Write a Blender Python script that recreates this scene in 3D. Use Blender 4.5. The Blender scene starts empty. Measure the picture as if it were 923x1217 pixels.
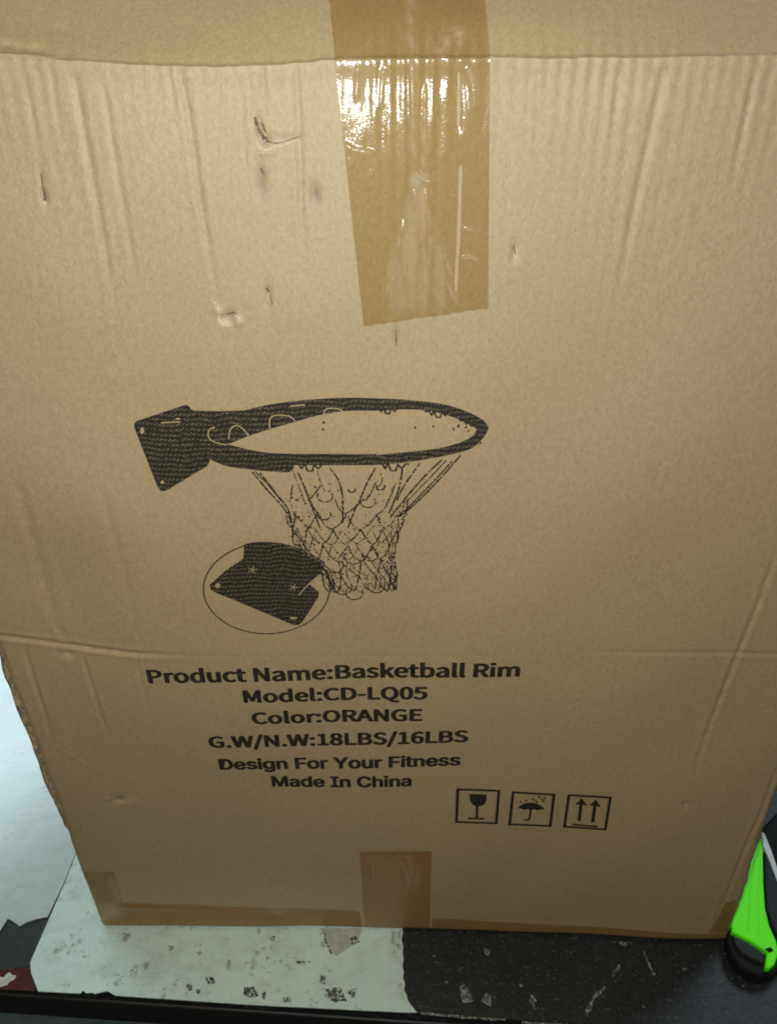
import bpy, bmesh, math, random
import numpy as np
from mathutils import Matrix, Vector

# ------------------------------------------------------------------ camera, light, exposure
scene = bpy.context.scene
col = scene.collection
FOC, TILT, ROLL = 900.0, math.radians(31.8), math.radians(0.4)     # focal length in photo pixels (923 x 1217)
CAM = np.array([0.0, -0.341, 0.608])

cd = bpy.data.cameras.new('camera'); cam = bpy.data.objects.new('camera', cd); col.objects.link(cam)
cd.sensor_fit = 'VERTICAL'; cd.sensor_height = 24.0; cd.lens = 24.0 * FOC / 1217.0
cd.clip_start = 0.01; cd.clip_end = 50
cam.matrix_world = Matrix.Translation(Vector(CAM)) @ Matrix.Rotation(math.pi / 2 - TILT, 4, 'X') @ Matrix.Rotation(-ROLL, 4, 'Z')
scene.camera = cam

w = bpy.data.worlds.new('World'); scene.world = w; w.use_nodes = True
w.node_tree.nodes['Background'].inputs[0].default_value = (1.0, 0.97, 0.90, 1)
w.node_tree.nodes['Background'].inputs[1].default_value = 0.08

def lamp(name, typ, loc, power, color, target=None, **kw):
    l = bpy.data.lights.new(name, typ); l.energy = power; l.color = color
    for k, v in kw.items(): setattr(l, k, v)
    o = bpy.data.objects.new(name, l); col.objects.link(o); o.location = loc
    if target is not None:
        o.rotation_euler = (Vector(target) - Vector(loc)).to_track_quat('-Z', 'Y').to_euler()
    return o
# the phone's own flash just under the lens
lamp('phone_flash', 'POINT', (-0.022, -0.338, 0.624), 6.1, (0.965, 0.99, 0.93), shadow_soft_size=0.006)
# room lamp overhead in front of the carton, and cool light from behind it
lamp('room_lamp', 'AREA', (-0.25, -0.9, 1.9), 4.2, (1.0, 0.76, 0.44), (0, 0, 0.3), shape='DISK', size=0.9)
lamp('cool_back_window', 'AREA', (-1.25, 1.15, 0.76), 15.0, (0.70, 0.92, 1.0), (-0.35, 0.1, 0), shape='RECTANGLE', size=1.3, size_y=1.05)
lamp('cool_side_lamp', 'AREA', (1.0, 0.75, 1.25), 10.0, (0.70, 0.88, 1.0), (0.3, 0, 0), shape='RECTANGLE', size=0.5, size_y=0.4)

scene.view_settings.view_transform = 'Standard'; scene.view_settings.look = 'None'
scene.view_settings.exposure = 0.0; scene.view_settings.gamma = 1.0
scene.view_settings.use_curve_mapping = False
scene.cycles.filter_width = 1.9

# ------------------------------------------------------------------ survey: photo measurement -> metres on the carton's face or the table
def ray(px, py):
    x = (np.asarray(px, float) - 461.5) / FOC; y = -(np.asarray(py, float) - 608.5) / FOC
    c, s = math.cos(-ROLL), math.sin(-ROLL)
    x, y = c * x - s * y, s * x + c * y
    return x, y * math.sin(TILT) + math.cos(TILT), y * math.cos(TILT) - math.sin(TILT)
def wall(px, py):
    rx, ry, rz = ray(px, py); t = -CAM[1] / ry
    return CAM[0] + t * rx, CAM[2] + t * rz
def table(px, py, z=0.0):
    rx, ry, rz = ray(px, py); t = (z - CAM[2]) / rz
    return float(CAM[0] + t * rx), float(CAM[1] + t * ry)

# ------------------------------------------------------------------ helpers
rnd = random.Random(7)
def link(name, mesh, mat, parent=None):
    o = bpy.data.objects.new(name, mesh); col.objects.link(o)
    if mat: mesh.materials.append(mat)
    if parent: o.parent = parent
    return o
def meshobj(name, verts, faces, mat, parent=None, smooth=False):
    m = bpy.data.meshes.new(name); m.from_pydata([tuple(map(float, v)) for v in verts], [], faces); m.update()
    if smooth:
        m.polygons.foreach_set('use_smooth', [True] * len(m.polygons))
    return link(name, m, mat, parent)
def empty(name, loc=(0, 0, 0), rz=0):
    o = bpy.data.objects.new(name, None); col.objects.link(o); o.location = loc; o.rotation_euler = (0, 0, rz)
    o.empty_display_size = 0.02
    return o
def tag(o, label, cat):
    o['label'] = label; o['category'] = cat; return o
def slab(name, pts, z0, z1, mat, parent=None, bevel=0.0, seg=2):
    """a flat piece with the outline pts and real thickness"""
    bm = bmesh.new()
    vs = [bm.verts.new((x, y, z0)) for x, y in pts]
    f = bm.faces.new(vs); f.normal_update()
    if f.normal.z > 0: f.normal_flip()
    r = bmesh.ops.extrude_face_region(bm, geom=[f])
    bmesh.ops.translate(bm, vec=(0, 0, z1 - z0), verts=[v for v in r['geom'] if isinstance(v, bmesh.types.BMVert)])
    bmesh.ops.recalc_face_normals(bm, faces=bm.faces)
    if bevel:
        top = [e for e in bm.edges if all(abs(v.co.z - z1) < 1e-6 for v in e.verts)]
        bmesh.ops.bevel(bm, geom=top, offset=bevel, segments=seg, affect='EDGES', profile=0.5)
    m = bpy.data.meshes.new(name); bm.to_mesh(m); bm.free()
    return link(name, m, mat, parent)

# ------------------------------------------------------------------ materials
def mat(name):
    m = bpy.data.materials.new(name); m.use_nodes = True
    nt = m.node_tree; return m, nt, nt.nodes['Principled BSDF']
def N(nt, typ, **kw):
    n = nt.nodes.new(typ)
    for k, v in kw.items():
        if k in n.inputs: n.inputs[k].default_value = v
        else: setattr(n, k, v)
    return n
def noise(nt, scale, detail=4, rough=0.6, vec=None, stretch=None):
    n = N(nt, 'ShaderNodeTexNoise'); n.inputs['Scale'].default_value = scale
    n.inputs['Detail'].default_value = detail; n.inputs['Roughness'].default_value = rough
    src = vec or N(nt, 'ShaderNodeTexCoord').outputs['Object']
    if stretch:
        mp = N(nt, 'ShaderNodeMapping'); mp.inputs['Scale'].default_value = stretch
        nt.links.new(src, mp.inputs[0]); src = mp.outputs[0]
    nt.links.new(src, n.inputs['Vector']); return n.outputs['Fac']
def ramp(nt, fac, stops):
    r = N(nt, 'ShaderNodeValToRGB'); e = r.color_ramp.elements
    e[0].position, e[0].color = stops[0][0], (*stops[0][1], 1); e[1].position, e[1].color = stops[-1][0], (*stops[-1][1], 1)
    for p, c in stops[1:-1]:
        x = e.new(p); x.color = (*c, 1)
    nt.links.new(fac, r.inputs[0]); return r.outputs[0]
def mixc(nt, fac, a, b, mode='MIX'):
    n = N(nt, 'ShaderNodeMix', data_type='RGBA', blend_type=mode)
    for s, v in ((n.inputs[0], fac), (n.inputs[6], a), (n.inputs[7], b)):
        if hasattr(v, 'is_linked'): nt.links.new(v, s)
        else: s.default_value = v if isinstance(v, (int, float)) else (*v, 1)
    return n.outputs[2]
def math_(nt, op, a, b=0.0):
    n = N(nt, 'ShaderNodeMath', operation=op)
    for s, v in ((n.inputs[0], a), (n.inputs[1], b)):
        if hasattr(v, 'is_linked'): nt.links.new(v, s)
        else: s.default_value = v
    return n.outputs[0]
def bump(nt, bs, h, dist, strength=1.0):
    b = N(nt, 'ShaderNodeBump'); b.inputs['Distance'].default_value = dist; b.inputs['Strength'].default_value = strength
    nt.links.new(h, b.inputs['Height']); nt.links.new(b.outputs[0], bs.inputs['Normal'])
def sep(nt):
    s = N(nt, 'ShaderNodeSeparateXYZ'); nt.links.new(N(nt, 'ShaderNodeTexCoord').outputs['Object'], s.inputs[0]); return s.outputs

def plain(name, c0, c1, rough, sc=200):
    m, nt, bs = mat(name); nt.links.new(ramp(nt, noise(nt, sc, 4, 0.7), [(0.3, c0), (0.7, c1)]), bs.inputs['Base Color']); bs.inputs['Roughness'].default_value = rough
    bump(nt, bs, noise(nt, sc * 1.3, 3), 0.0003); return m
KRAFT_LO, KRAFT_MID, KRAFT_HI = (0.318, 0.238, 0.126), (0.395, 0.302, 0.163), (0.470, 0.366, 0.206)
def kraft_colour(nt):
    fib = noise(nt, 640, 5, 0.85, stretch=(1.0, 1.0, 0.6))
    big = noise(nt, 14, 3, 0.5)
    c = ramp(nt, fib, [(0.32, KRAFT_LO), (0.5, KRAFT_MID), (0.68, KRAFT_HI)])
    c = mixc(nt, math_(nt, 'MULTIPLY', big, 0.35), c, (0.345, 0.255, 0.140))
    speck = ramp(nt, noise(nt, 620, 3, 0.6), [(0.66, (0, 0, 0)), (0.71, (1, 1, 1))])
    return mixc(nt, math_(nt, 'MULTIPLY', speck, 0.50), c, (0.20, 0.145, 0.085)), fib
def kraft(name, attrs=False):
    m, nt, bs = mat(name)
    c, fib = kraft_colour(nt)
    if attrs:
        a = N(nt, 'ShaderNodeAttribute', attribute_name='stain_shade')
        c = mixc(nt, math_(nt, 'MULTIPLY', a.outputs['Fac'], 0.8), c, (0.155, 0.118, 0.068))
        a = N(nt, 'ShaderNodeAttribute', attribute_name='torn')
        c = mixc(nt, math_(nt, 'MULTIPLY', a.outputs['Fac'], 0.75), c, (0.56, 0.46, 0.31))
    nt.links.new(c, bs.inputs['Base Color'])
    bs.inputs['Roughness'].default_value = 0.54; bs.inputs['Specular IOR Level'].default_value = 0.75
    h = math_(nt, 'ADD', fib, math_(nt, 'MULTIPLY', noise(nt, 230, 4, 0.7), 0.6))
    bump(nt, bs, h, 0.00026, 0.9)
    return m
M_KRAFT = kraft('kraft_board', True)
M_SIDE = kraft('kraft_side')
m, nt, bs = mat('corrugated_cut_edge')
c = ramp(nt, noise(nt, 420, 3, 0.7, stretch=(1, 1, 0.4)), [(0.35, (0.13, 0.095, 0.055)), (0.5, (0.32, 0.24, 0.14)), (0.72, (0.5, 0.4, 0.25))])
nt.links.new(c, bs.inputs['Base Color']); bs.inputs['Roughness'].default_value = 0.85
bump(nt, bs, noise(nt, 300, 3), 0.001)
M_CUT = m

def ink(name, halftone):
    m, nt, bs = mat(name)
    n = noise(nt, 700, 3, 0.7)
    black = ramp(nt, n, [(0.3, (0.010, 0.009, 0.007)), (0.75, (0.034, 0.030, 0.022))])
    kc, _ = kraft_colour(nt)
    if halftone:
        x, y, z = sep(nt)
        warp = math_(nt, 'MULTIPLY', math_(nt, 'SUBTRACT', noise(nt, 55, 2, 0.5, stretch=(1, 1, 0.5)), 0.5), 16.0)
        band = math_(nt, 'SINE', math_(nt, 'ADD', math_(nt, 'MULTIPLY', z, 2 * math.pi / 0.0028), warp))
        dots = math_(nt, 'MULTIPLY', math_(nt, 'SINE', math_(nt, 'MULTIPLY', x, 2 * math.pi / 0.0017)), math_(nt, 'SINE', math_(nt, 'ADD', math_(nt, 'MULTIPLY', z, 2 * math.pi / 0.0019), math_(nt, 'MULTIPLY', x, 900.0))))
        grit = math_(nt, 'SUBTRACT', noise(nt, 800, 2, 0.6), 0.5)
        v = math_(nt, 'ADD', math_(nt, 'ADD', math_(nt, 'MULTIPLY', band, 0.30), math_(nt, 'MULTIPLY', dots, 0.50)), math_(nt, 'MULTIPLY', grit, 1.4))
        f = ramp(nt, v, [(halftone, (0, 0, 0)), (min(halftone + 0.25, 1), (1, 1, 1))])
        f = math_(nt, 'MULTIPLY', f, 0.40)
    else:
        f = math_(nt, 'MULTIPLY', ramp(nt, noise(nt, 1300, 2, 0.6), [(0.62, (0, 0, 0)), (0.75, (1, 1, 1))]), 0.35)
    nt.links.new(mixc(nt, f, black, kc), bs.inputs['Base Color'])
    bs.inputs['Roughness'].default_value = 0.65; bs.inputs['Specular IOR Level'].default_value = 0.3
    return m
M_INK = ink('print_ink', 0)
M_TONE = ink('print_halftone', 0.26)
m, nt, bs = mat('unprinted_board'); c, f_ = kraft_colour(nt); nt.links.new(c, bs.inputs['Base Color'])
bs.inputs['Roughness'].default_value = 0.54; bs.inputs['Specular IOR Level'].default_value = 0.75
M_BARE = m

def tape_mat(name, tint, air_tint, rough):
    m = bpy.data.materials.new(name); m.use_nodes = True; nt = m.node_tree
    nt.nodes.remove(nt.nodes['Principled BSDF'])
    out = nt.nodes['Material Output']
    air = N(nt, 'ShaderNodeAttribute', attribute_name='air').outputs['Fac']
    tr = N(nt, 'ShaderNodeBsdfTransparent'); gl = N(nt, 'ShaderNodeBsdfGlossy'); lw = N(nt, 'ShaderNodeLayerWeight')
    fac = math_(nt, 'ADD', 0.045, math_(nt, 'MULTIPLY', 0.9, math_(nt, 'POWER', lw.outputs['Facing'], 5.0))); gl.inputs['Roughness'].default_value = rough
    mot = noise(nt, 120, 3, 0.6)
    t = mixc(nt, air, tint, air_tint)
    t = mixc(nt, math_(nt, 'MULTIPLY', mot, 0.22), t, (0.95, 0.93, 0.86))
    nt.links.new(t, tr.inputs['Color'])
    b = N(nt, 'ShaderNodeBump'); b.inputs['Distance'].default_value = 0.00030; b.inputs['Strength'].default_value = 1.0
    h = math_(nt, 'ADD', noise(nt, 170, 3, 0.6, stretch=(1, 1, 0.45)), math_(nt, 'MULTIPLY', noise(nt, 1100, 2, 0.6), 0.22))
    nt.links.new(h, b.inputs['Height'])
    nt.links.new(b.outputs[0], gl.inputs['Normal'])
    mx = N(nt, 'ShaderNodeMixShader')
    nt.links.new(fac, mx.inputs[0]); nt.links.new(tr.outputs[0], mx.inputs[1]); nt.links.new(gl.outputs[0], mx.inputs[2])
    df = N(nt, 'ShaderNodeBsdfDiffuse'); df.inputs['Color'].default_value = (0.72, 0.62, 0.44, 1)
    mx2 = N(nt, 'ShaderNodeMixShader')
    nt.links.new(math_(nt, 'ADD', math_(nt, 'MULTIPLY', air, 0.28), 0.03), mx2.inputs[0])
    nt.links.new(mx.outputs[0], mx2.inputs[1]); nt.links.new(df.outputs[0], mx2.inputs[2])
    nt.links.new(mx2.outputs[0], out.inputs['Surface'])
    return m
M_TAPE = tape_mat('clear_brown_tape', (0.86, 0.775, 0.60), (0.94, 0.91, 0.82), 0.15)
M_TAPE_DK = tape_mat('clear_brown_tape_low', (0.84, 0.73, 0.53), (0.93, 0.88, 0.78), 0.28)

# ------------------------------------------------------------------ the carton's face as one surface P(u, s): u across, s up the face and over the fold
def line(pts):           # photo polyline -> metres on the face
    return np.array([wall(*p) for p in pts])
def smooth(a, b, x):
    t = np.clip((x - a) / (b - a), 0, 1); return t * t * (3 - 2 * t)
FU = [-0.30, -0.1486, -0.115, -0.0841, -0.045, -0.022, 0.0463, 0.1514, 0.30]
FS = [0.6045, 0.6036, 0.6022, 0.6006, 0.6008, 0.6024, 0.6026, 0.6026, 0.6016]
def fold(u):
    return np.interp(u, FU, FS) + 0.00025 * np.sin(u * 47 + 1) + 0.00018 * np.sin(u * 171) * np.sin(u * 23) + 0.00012 * np.sin(u * 611 + 1) * np.sin(u * 61)
U0, U1 = -0.2355, 0.2660
EDGE_S = [0, .03, .07, .108, .1485, .17, .195, .215, .238, .273, .30, .40, .60]
EDGE_U = [-.2352, -.2355, -.2352, -.2348, -.2335, -.2325, -.2325, -.2322, -.2335, -.2345, -.2330, -.235, -.2355]
def left_edge(s): return np.interp(s, EDGE_S, EDGE_U) + 0.0004 * np.sin(s * 57) + 0.00015 * np.sin(s * 231 + 1) * np.sin(s * 37)
def right_edge(s): return 0.2662 + 0.0008 * np.sin(s * 31 + 1) + 0.0003 * np.sin(s * 190)

# (points, half-width m, depth m) pressed creases in the board
CREASES = [
    ([(86, 76), (105, 180), (125, 290), (140, 380)], 0.0030, 0.00075), ([(122, 90), (138, 190), (155, 290), (165, 340)], 0.0026, 0.00045),
    ([(212, 78), (225, 140), (240, 250), (262, 372)], 0.0028, 0.00075), ([(200, 80), (208, 130)], 0.002, 0.0004),
    ([(352, 72), (356, 160), (358, 250), (363, 330)], 0.0024, 0.00060), ([(286, 100), (289, 150), (296, 240)], 0.002, 0.0003),
    ([(312, 78), (314, 130)], 0.0018, 0.0004), ([(60, 78), (72, 170)], 0.002, 0.00025), ([(30, 90), (48, 190)], 0.002, 0.00025),
    ([(789, 76), (770, 170), (752, 260), (736, 350)], 0.0030, 0.00070), ([(897, 85), (886, 140), (868, 220)], 0.0025, 0.0004),
    ([(640, 80), (636, 200)], 0.002, 0.00018), ([(735, 82), (727, 170)], 0.002, 0.00030),
    ([(923, 650), (900, 720), (876, 780), (853, 840), (831, 895), (818, 940)], 0.0030, 0.00070),
    ([(925, 905), (905, 955), (875, 1012), (846, 1074), (836, 1100)], 0.0028, 0.0006),
    ([(29, 772), (40, 812), (53, 850), (62, 880)], 0.0028, 0.00075), ([(98, 780), (110, 820), (122, 858), (130, 880)], 0.0026, 0.0006),
    ([(160, 770), (168, 810), (181, 860)], 0.0026, 0.00035), ([(0, 795), (12, 828), (22, 850), (34, 880)], 0.0022, 0.0011),
    ([(120, 570), (150, 680), (165, 770)], 0.005, 0.0004), ([(20, 560), (50, 690), (70, 760)], 0.006, 0.0006),
    ([(-40, 752), (0, 757), (60, 765), (110, 771), (160, 776), (240, 779)], 0.0030, 0.0013),
    ([(240, 779), (460, 781), (650, 777)], 0.0030, 0.00012), ([(650, 775), (720, 774.5), (800, 776), (923, 778), (980, 779)], 0.0026, 0.0005),
    ([(65, 888), (90, 903), (112, 918)], 0.002, -0.0003), ([(62, 748), (74, 768), (80, 800)], 0.004, -0.0004),
    ([(846, 1052), (838, 1085)], 0.002, -0.0004), ([(122, 1092), (135, 1078), (180, 1080), (330, 1086), (428, 1088)], 0.003, 0.0006),
]
CR = [(line(p), wd * .50, dp * 1.15) for p, wd, dp in CREASES]
# pits, tears and dents: photo x, y, radius x, radius y in pixels, depth m
PITS = [(308, 152, 4, 12, .0016), (316, 168, 6, 5, .0018), (311, 217, 7, 20, .0008), (374, 231, 8, 14, .0008), (270, 376, 9, 6, .0014),
        (262, 370, 7, 5, -.0008), (283, 381, 5, 6, -.0010), (319, 350, 4, 14, .0010), (53, 232, 3.5, 9, .0020), (50, 210, 3, 10, .0008),
        (612, 300, 4, 11, .0010), (471, 402, 3, 12, .0004), (140, 954, 7, 4, .0014), (155, 958, 10, 3, -.0006), (128, 952, 6, 2, -.0006),
        (812, 952, 5, 4, .0008), (338, 163, 22, 2.2, .0009), (316, 178, 10, 7, -.0010), (80, 778, 6, 5, .0010), (700, 210, 60, 90, .0007),
        (120, 600, 70, 90, -.0020), (60, 690, 50, 60, .0022), (780, 560, 120, 120, -.0018), (330, 290, 80, 70, .0010),
        (540, 650, 130, 60, .0008), (860, 860, 60, 60, .0016), (200, 860, 90, 70, -.0012), (640, 880, 110, 60, .0010), (70, 330, 60, 90, -.0012)]
def local_scale(px, py, rx, ry):
    u0, s0 = wall(px, py); u1, _ = wall(px + 1, py); _, s1 = wall(px, py - 1)
    return float(u0), float(s0), rx * float(u1 - u0), ry * float(s1 - s0)
PT = [(*local_scale(a, b, c, d), e) for a, b, c, d, e in PITS]
def seg_dist(u, s, pl):
    best = np.full(u.shape, 9.0); along = np.zeros(u.shape); n = len(pl) - 1
    for i in range(n):
        a, b = pl[i], pl[i + 1]; d = b - a; L = d @ d
        t = np.clip(((u - a[0]) * d[0] + (s - a[1]) * d[1]) / L, 0, 1)
        q = np.hypot(u - a[0] - t * d[0], s - a[1] - t * d[1])
        k = q < best; best = np.where(k, q, best); along = np.where(k, (i + t) / n, along)
    return best, along
def D(u, s):
    """how far the face stands out towards the front (m) at u, s"""
    u = np.asarray(u, float); s = np.asarray(s, float)
    H = fold(u); g = H - s
    d = 0.0010 * np.exp(-(g / 0.005) ** 2)                                                  # rolled lip at the fold
    d -= 0.0016 * np.exp(-np.clip(g, 0, 1) / 0.015)                                          # leaning back towards the fold
    d += (0.0110 * smooth(0.0, 0.266, u) - 0.0030 * smooth(0.05, -0.22, u)) * np.exp(-(s / 0.16) ** 2)    # foot kicked forward at one side
    d += 0.0012 * np.sin(u * 13 + 0.6) * np.sin(s * 9 + 0.4) + 0.0006 * np.sin(u * 31 + s * 17) + 0.0003 * np.sin(u * 57 - s * 33 + 2)
    # flutes telegraphing through near the fold, uneven from rib to rib
    amp = 0.35 + 0.65 * np.abs(np.sin(u * 37 + 1.3)) * (0.5 + 0.5 * np.sin(u * 91 + 0.4))
    reach = 0.026 + 0.018 * np.sin(u * 53 + 2) + 0.010 * np.sin(u * 131)
    reach = np.maximum(reach, 0.009)
    fl = np.sin(2 * math.pi * u / 0.00585 + 0.5 * np.sin(u * 60))
    d += 0.00028 * amp * (0.5 + 0.5 * smooth(-.14, .02, u)) * fl * np.exp(-np.clip(g, 0, 1) / reach)
    d += 0.00002 * fl * (0.6 + 0.4 * np.sin(u * 23 + s * 11))
    for pl, wd, dp in CR:
        q, al = seg_dist(u, s, pl)
        env = smooth(-0.02, 0.10, al) * (1 - 0.85 * smooth(0.6, 1.0, al)) if abs(pl[0][0] - pl[-1][0]) < 0.05 else (1 - 0.9 * smooth(0.72, 1.0, al) * (pl[0][0] < 0)) * (1 - (1 - smooth(0, .55, al)) * (pl[0][0] > 0))
        d -= dp * env * (np.exp(-(q / wd) ** 2) * (0.85 + 0.15 * np.sin(s * 400)))
        d += dp * 0.22 * env * np.exp(-((q - 2.1 * wd) / wd) ** 2)
    for pu, ps, ru, rs, dp in PT:
        d -= dp * np.exp(-((u - pu) / ru) ** 2 - ((s - ps) / rs) ** 2)
    # board turning back at the two upright edges
    for e in (u - left_edge(s), right_edge(s) - u):
        R = 0.0055
        k = np.clip(1 - e / R, 0, 1); d -= R * (1 - np.sqrt(np.clip(1 - k * k, 0, 1)))
    b = np.clip(1 - (s - 0.0015) / 0.004, 0, 1); d -= 0.004 * (1 - np.sqrt(np.clip(1 - b * b, 0, 1)))   # turning under at the foot
    return d
# profile of the swollen top beyond the fold: steep at first, then flattening
DEPTH = 0.20
PT_T = np.linspace(0, 0.30, 601)
bet = np.radians(44 + 42 * smooth(0.035, 0.11, PT_T))
PY = np.concatenate([[0], np.cumsum(np.sin(bet[:-1]) * 0.0005)]); PZ = np.concatenate([[0], np.cumsum(np.cos(bet[:-1]) * 0.0005)])
T_END = float(np.interp(DEPTH, PY, PT_T))
FLAP_C = [([(-10, 45), (20, 50), (60, 56)], .002, .0006), ([(55, 15), (70, 45), (86, 76)], .0022, .0006), ([(-20, 66), (40, 70), (85, 77)], .0016, -.0016)]
FLAP_C = [(line(p), a, b) for p, a, b in FLAP_C]
def P(u, s, off=0.0):
    u = np.asarray(u, float); s = np.asarray(s, float)
    H = fold(u); t = np.clip(s - H, 0, T_END)
    front = s <= H
    d = D(u, np.minimum(s, H))
    y = np.where(front, -d, -D(u, H) * np.exp(-t / 0.02) + np.interp(t, PT_T, PY) + 0.0007 * smooth(0, 0.0015, t) * np.exp(-t / 0.012))
    z = np.where(front, s, H + np.interp(t, PT_T, PZ))
    # gentle sag and creases of the top board
    w_ = np.where(front, 0, 0.0012 * np.sin(u * 19 + 1) * smooth(0, .02, t))
    for pl, wd, dp in FLAP_C:
        q, al = seg_dist(u, s, pl); w_ = w_ - np.where(front, 0, dp * np.exp(-(q / wd) ** 2) * (1 - .9 * smooth(.7, 1, al)) * smooth(0, .0015, t))
    w_ = w_ + np.where(front, 0, 0.00008 * np.sin(2 * math.pi * u / 0.00585) * np.exp(-t / .01))
    b = np.where(front, 0, np.interp(t, PT_T, bet))
    ny, nz = -np.cos(b), np.sin(b)
    return np.stack([u, y + ny * (off + w_), z + nz * (off + w_)], -1)

def grid_mesh(name, UU, SS, mat_, parent, off=0.0, wrinkle=None, attrs=None):
    n, k = UU.shape
    V = P(UU, SS, off if wrinkle is None else off + wrinkle).reshape(-1, 3)
    i = np.arange((n - 1) * (k - 1)); r, c = i // (k - 1), i % (k - 1); a = r * k + c
    F = np.stack([a, a + 1, a + k + 1, a + k], -1)
    m = bpy.data.meshes.new(name); m.from_pydata(V.tolist(), [], F.tolist()); m.update()
    m.polygons.foreach_set('use_smooth', np.ones(len(F), bool))
    for an, av in (attrs or {}).items():
        at = m.attributes.new(an, 'FLOAT', 'POINT'); at.data.foreach_set('value', np.asarray(av, np.float32).ravel())
    return link(name, m, mat_, parent)

carton = empty('cardboard_carton')
tag(carton, 'tall creased brown cardboard carton printed with a basketball hoop, taped at top and bottom', 'carton')

# front panel
ns, nu = 420, 640
a = np.linspace(0, 1, nu); b = np.linspace(0, 1, ns)
A, B = np.meshgrid(a, b)
S_ = 0.0015 + B * (0.6026 - 0.0015)
UU = left_edge(S_) + A * (right_edge(S_) - left_edge(S_)); SS = 0.0015 + B * (fold(UU) - 0.0015)
def blobs(lst, u, s):
    v = np.zeros(u.shape)
    for px, py, rx, ry, k in lst:
        cu, cs, ru, rs = local_scale(px, py, rx, ry)
        wob = 1 + 0.25 * np.sin(u * 2100 + s * 900) + 0.2 * np.sin(s * 1700 - u * 700)
        v = np.maximum(v, k * np.exp(-(((u - cu) / ru) ** 2 + ((s - cs) / rs) ** 2) * wob))
    return v
STAIN_SHADE = [(311, 217, 5, 20, .7), (313, 205, 4, 7, .7), (376, 232, 6, 13, .75), (307, 150, 1.8, 11, .9), (313, 164, 2.5, 6, 1.1), (316, 168, 4, 3, 1.1), (53, 235, 1.8, 8, 1.1),  # real stains, plus the shade inside the slits painted as darker board
         (50, 215, 1.5, 9, .4), (471, 402, 3, 13, .45), (319, 345, 3, 4, .6), (321, 360, 3, 9, .35), (140, 954, 4, 2.5, .5), (276, 374, 5, 3, .5),
         (612, 298, 2, 8, .3), (340, 164, 18, 1.3, .4), (815, 952, 2, 2, .4), (205, 80, 60, 2, .25), (120, 640, 40, 40, .08), (868, 1090, 6, 12, .35), (33, 885, 4, 16, .5)]
TORN = [(314, 178, 8, 7, .5), (330, 172, 16, 3, .4), (263, 369, 5, 3, .8), (268, 384, 6, 3, .9), (283, 379, 4, 5, .7), (55, 241, 2, 3, .8), (612, 304, 2, 6, .5),
        (320, 352, 2, 4, .5), (143, 955, 3, 2, .6), (812, 951, 3, 2, .5), (122, 1096, 8, 5, .5), (80, 780, 6, 4, .4)]
front = grid_mesh('front_panel', UU, SS, M_KRAFT, carton, 0.0, None, {'stain_shade': blobs(STAIN_SHADE, UU, SS), 'torn': blobs(TORN, UU, SS)})

# top flap: from the fold up and over to the back
T = np.concatenate([np.linspace(0, 0.03, 70), np.linspace(0.032, T_END, 70)])
A, TT = np.meshgrid(np.linspace(0, 1, 380), T)
U2 = U0 + A * (U1 - U0)
grid_mesh('top_flap', U2, fold(U2) + 1e-5 + TT, M_KRAFT, carton, 0.0, None, {'stain_shade': np.zeros(U2.shape), 'torn': np.zeros(U2.shape)})

# side panels with crushed, bulging front edges
def side_panel(sign):
    zs = np.linspace(0.0015, 0.600, 260)
    n = len(zs)
    if sign < 0:
        out = 0.0050 * smooth(0.315, 0.27, zs) * smooth(0.10, 0.19, zs) + 0.0012
        rg = np.random.RandomState(5); out = out + np.interp(zs, np.sort(rg.uniform(0, .6, 45)), rg.uniform(-.0008, .0010, 45)) * smooth(.04, .12, zs) + np.interp(zs, np.linspace(0, .6, 260), rg.uniform(-.00018, .00018, 260))
        u = left_edge(zs) - out
    else:
        u = right_edge(zs) + 0.0012 + 0.0010 * np.sin(zs * 60 + 1) ** 2 + 0.0003 * np.sin(zs * 390)
    foot = np.array([float(P(np.array(right_edge(z) if sign > 0 else left_edge(z)) - sign * .006, np.array(z))[1]) for z in zs])
    yf = foot + 0.006 + 0.0006 * np.sin(zs * 110) * np.sin(zs * 43)
    rows = []
    for dy, du in ((0.0014, -0.0040), (0.0, -0.0016), (0.0, 0.0), (0.0016, 0.0006), (0.012, -0.0008), (0.05, -0.003), (0.12, -0.0035), (None, -0.002)):
        yy = np.full(n, DEPTH - 0.002) if dy is None else yf + dy
        rows.append(np.stack([u + sign * du, yy, zs], -1))
    V = np.concatenate(rows); F = []; Ecut = []
    for r in range(len(rows) - 1):
        for i in range(n - 1):
            F.append((r * n + i, r * n + i + 1, (r + 1) * n + i + 1, (r + 1) * n + i))
    o = meshobj('side_panel', V, F, M_SIDE, carton, True)
    o.data.materials.append(M_CUT)
    for p in o.data.polygons:
        if p.index < 2 * (n - 1): p.material_index = 1 if sign < 0 else 0
    # gusset closing the swollen top above the side
    t = np.linspace(0, T_END, 40); ux = U0 - 0.001 if sign < 0 else U1 + 0.001
    ys = np.interp(t, PT_T, PY) + .004; zz = np.interp(t, PT_T, PZ) + 0.6005
    V = [(ux, y, z - .002) for y, z in zip(ys, zz)] + [(ux, y, 0.597) for y in ys]; k = len(t)
    meshobj('top_gusset', V, [(i, i + 1, k + i + 1, k + i) for i in range(k - 1)], M_SIDE, carton)
side_panel(-1); side_panel(1)
zt = 0.602 + float(np.interp(T_END, PT_T, PZ))
meshobj('back_panel', [(U0, DEPTH, .0015), (U1, DEPTH, .0015), (U1, DEPTH, zt), (U0, DEPTH, zt)], [(0, 1, 2, 3)], M_SIDE, carton)
meshobj('bottom_panel', [(U0 + .004, .006, .002), (U1 - .004, .0, .002), (U1 - .004, DEPTH, .002), (U0 + .004, DEPTH, .002)], [(0, 1, 2, 3)], M_SIDE, carton)

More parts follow.
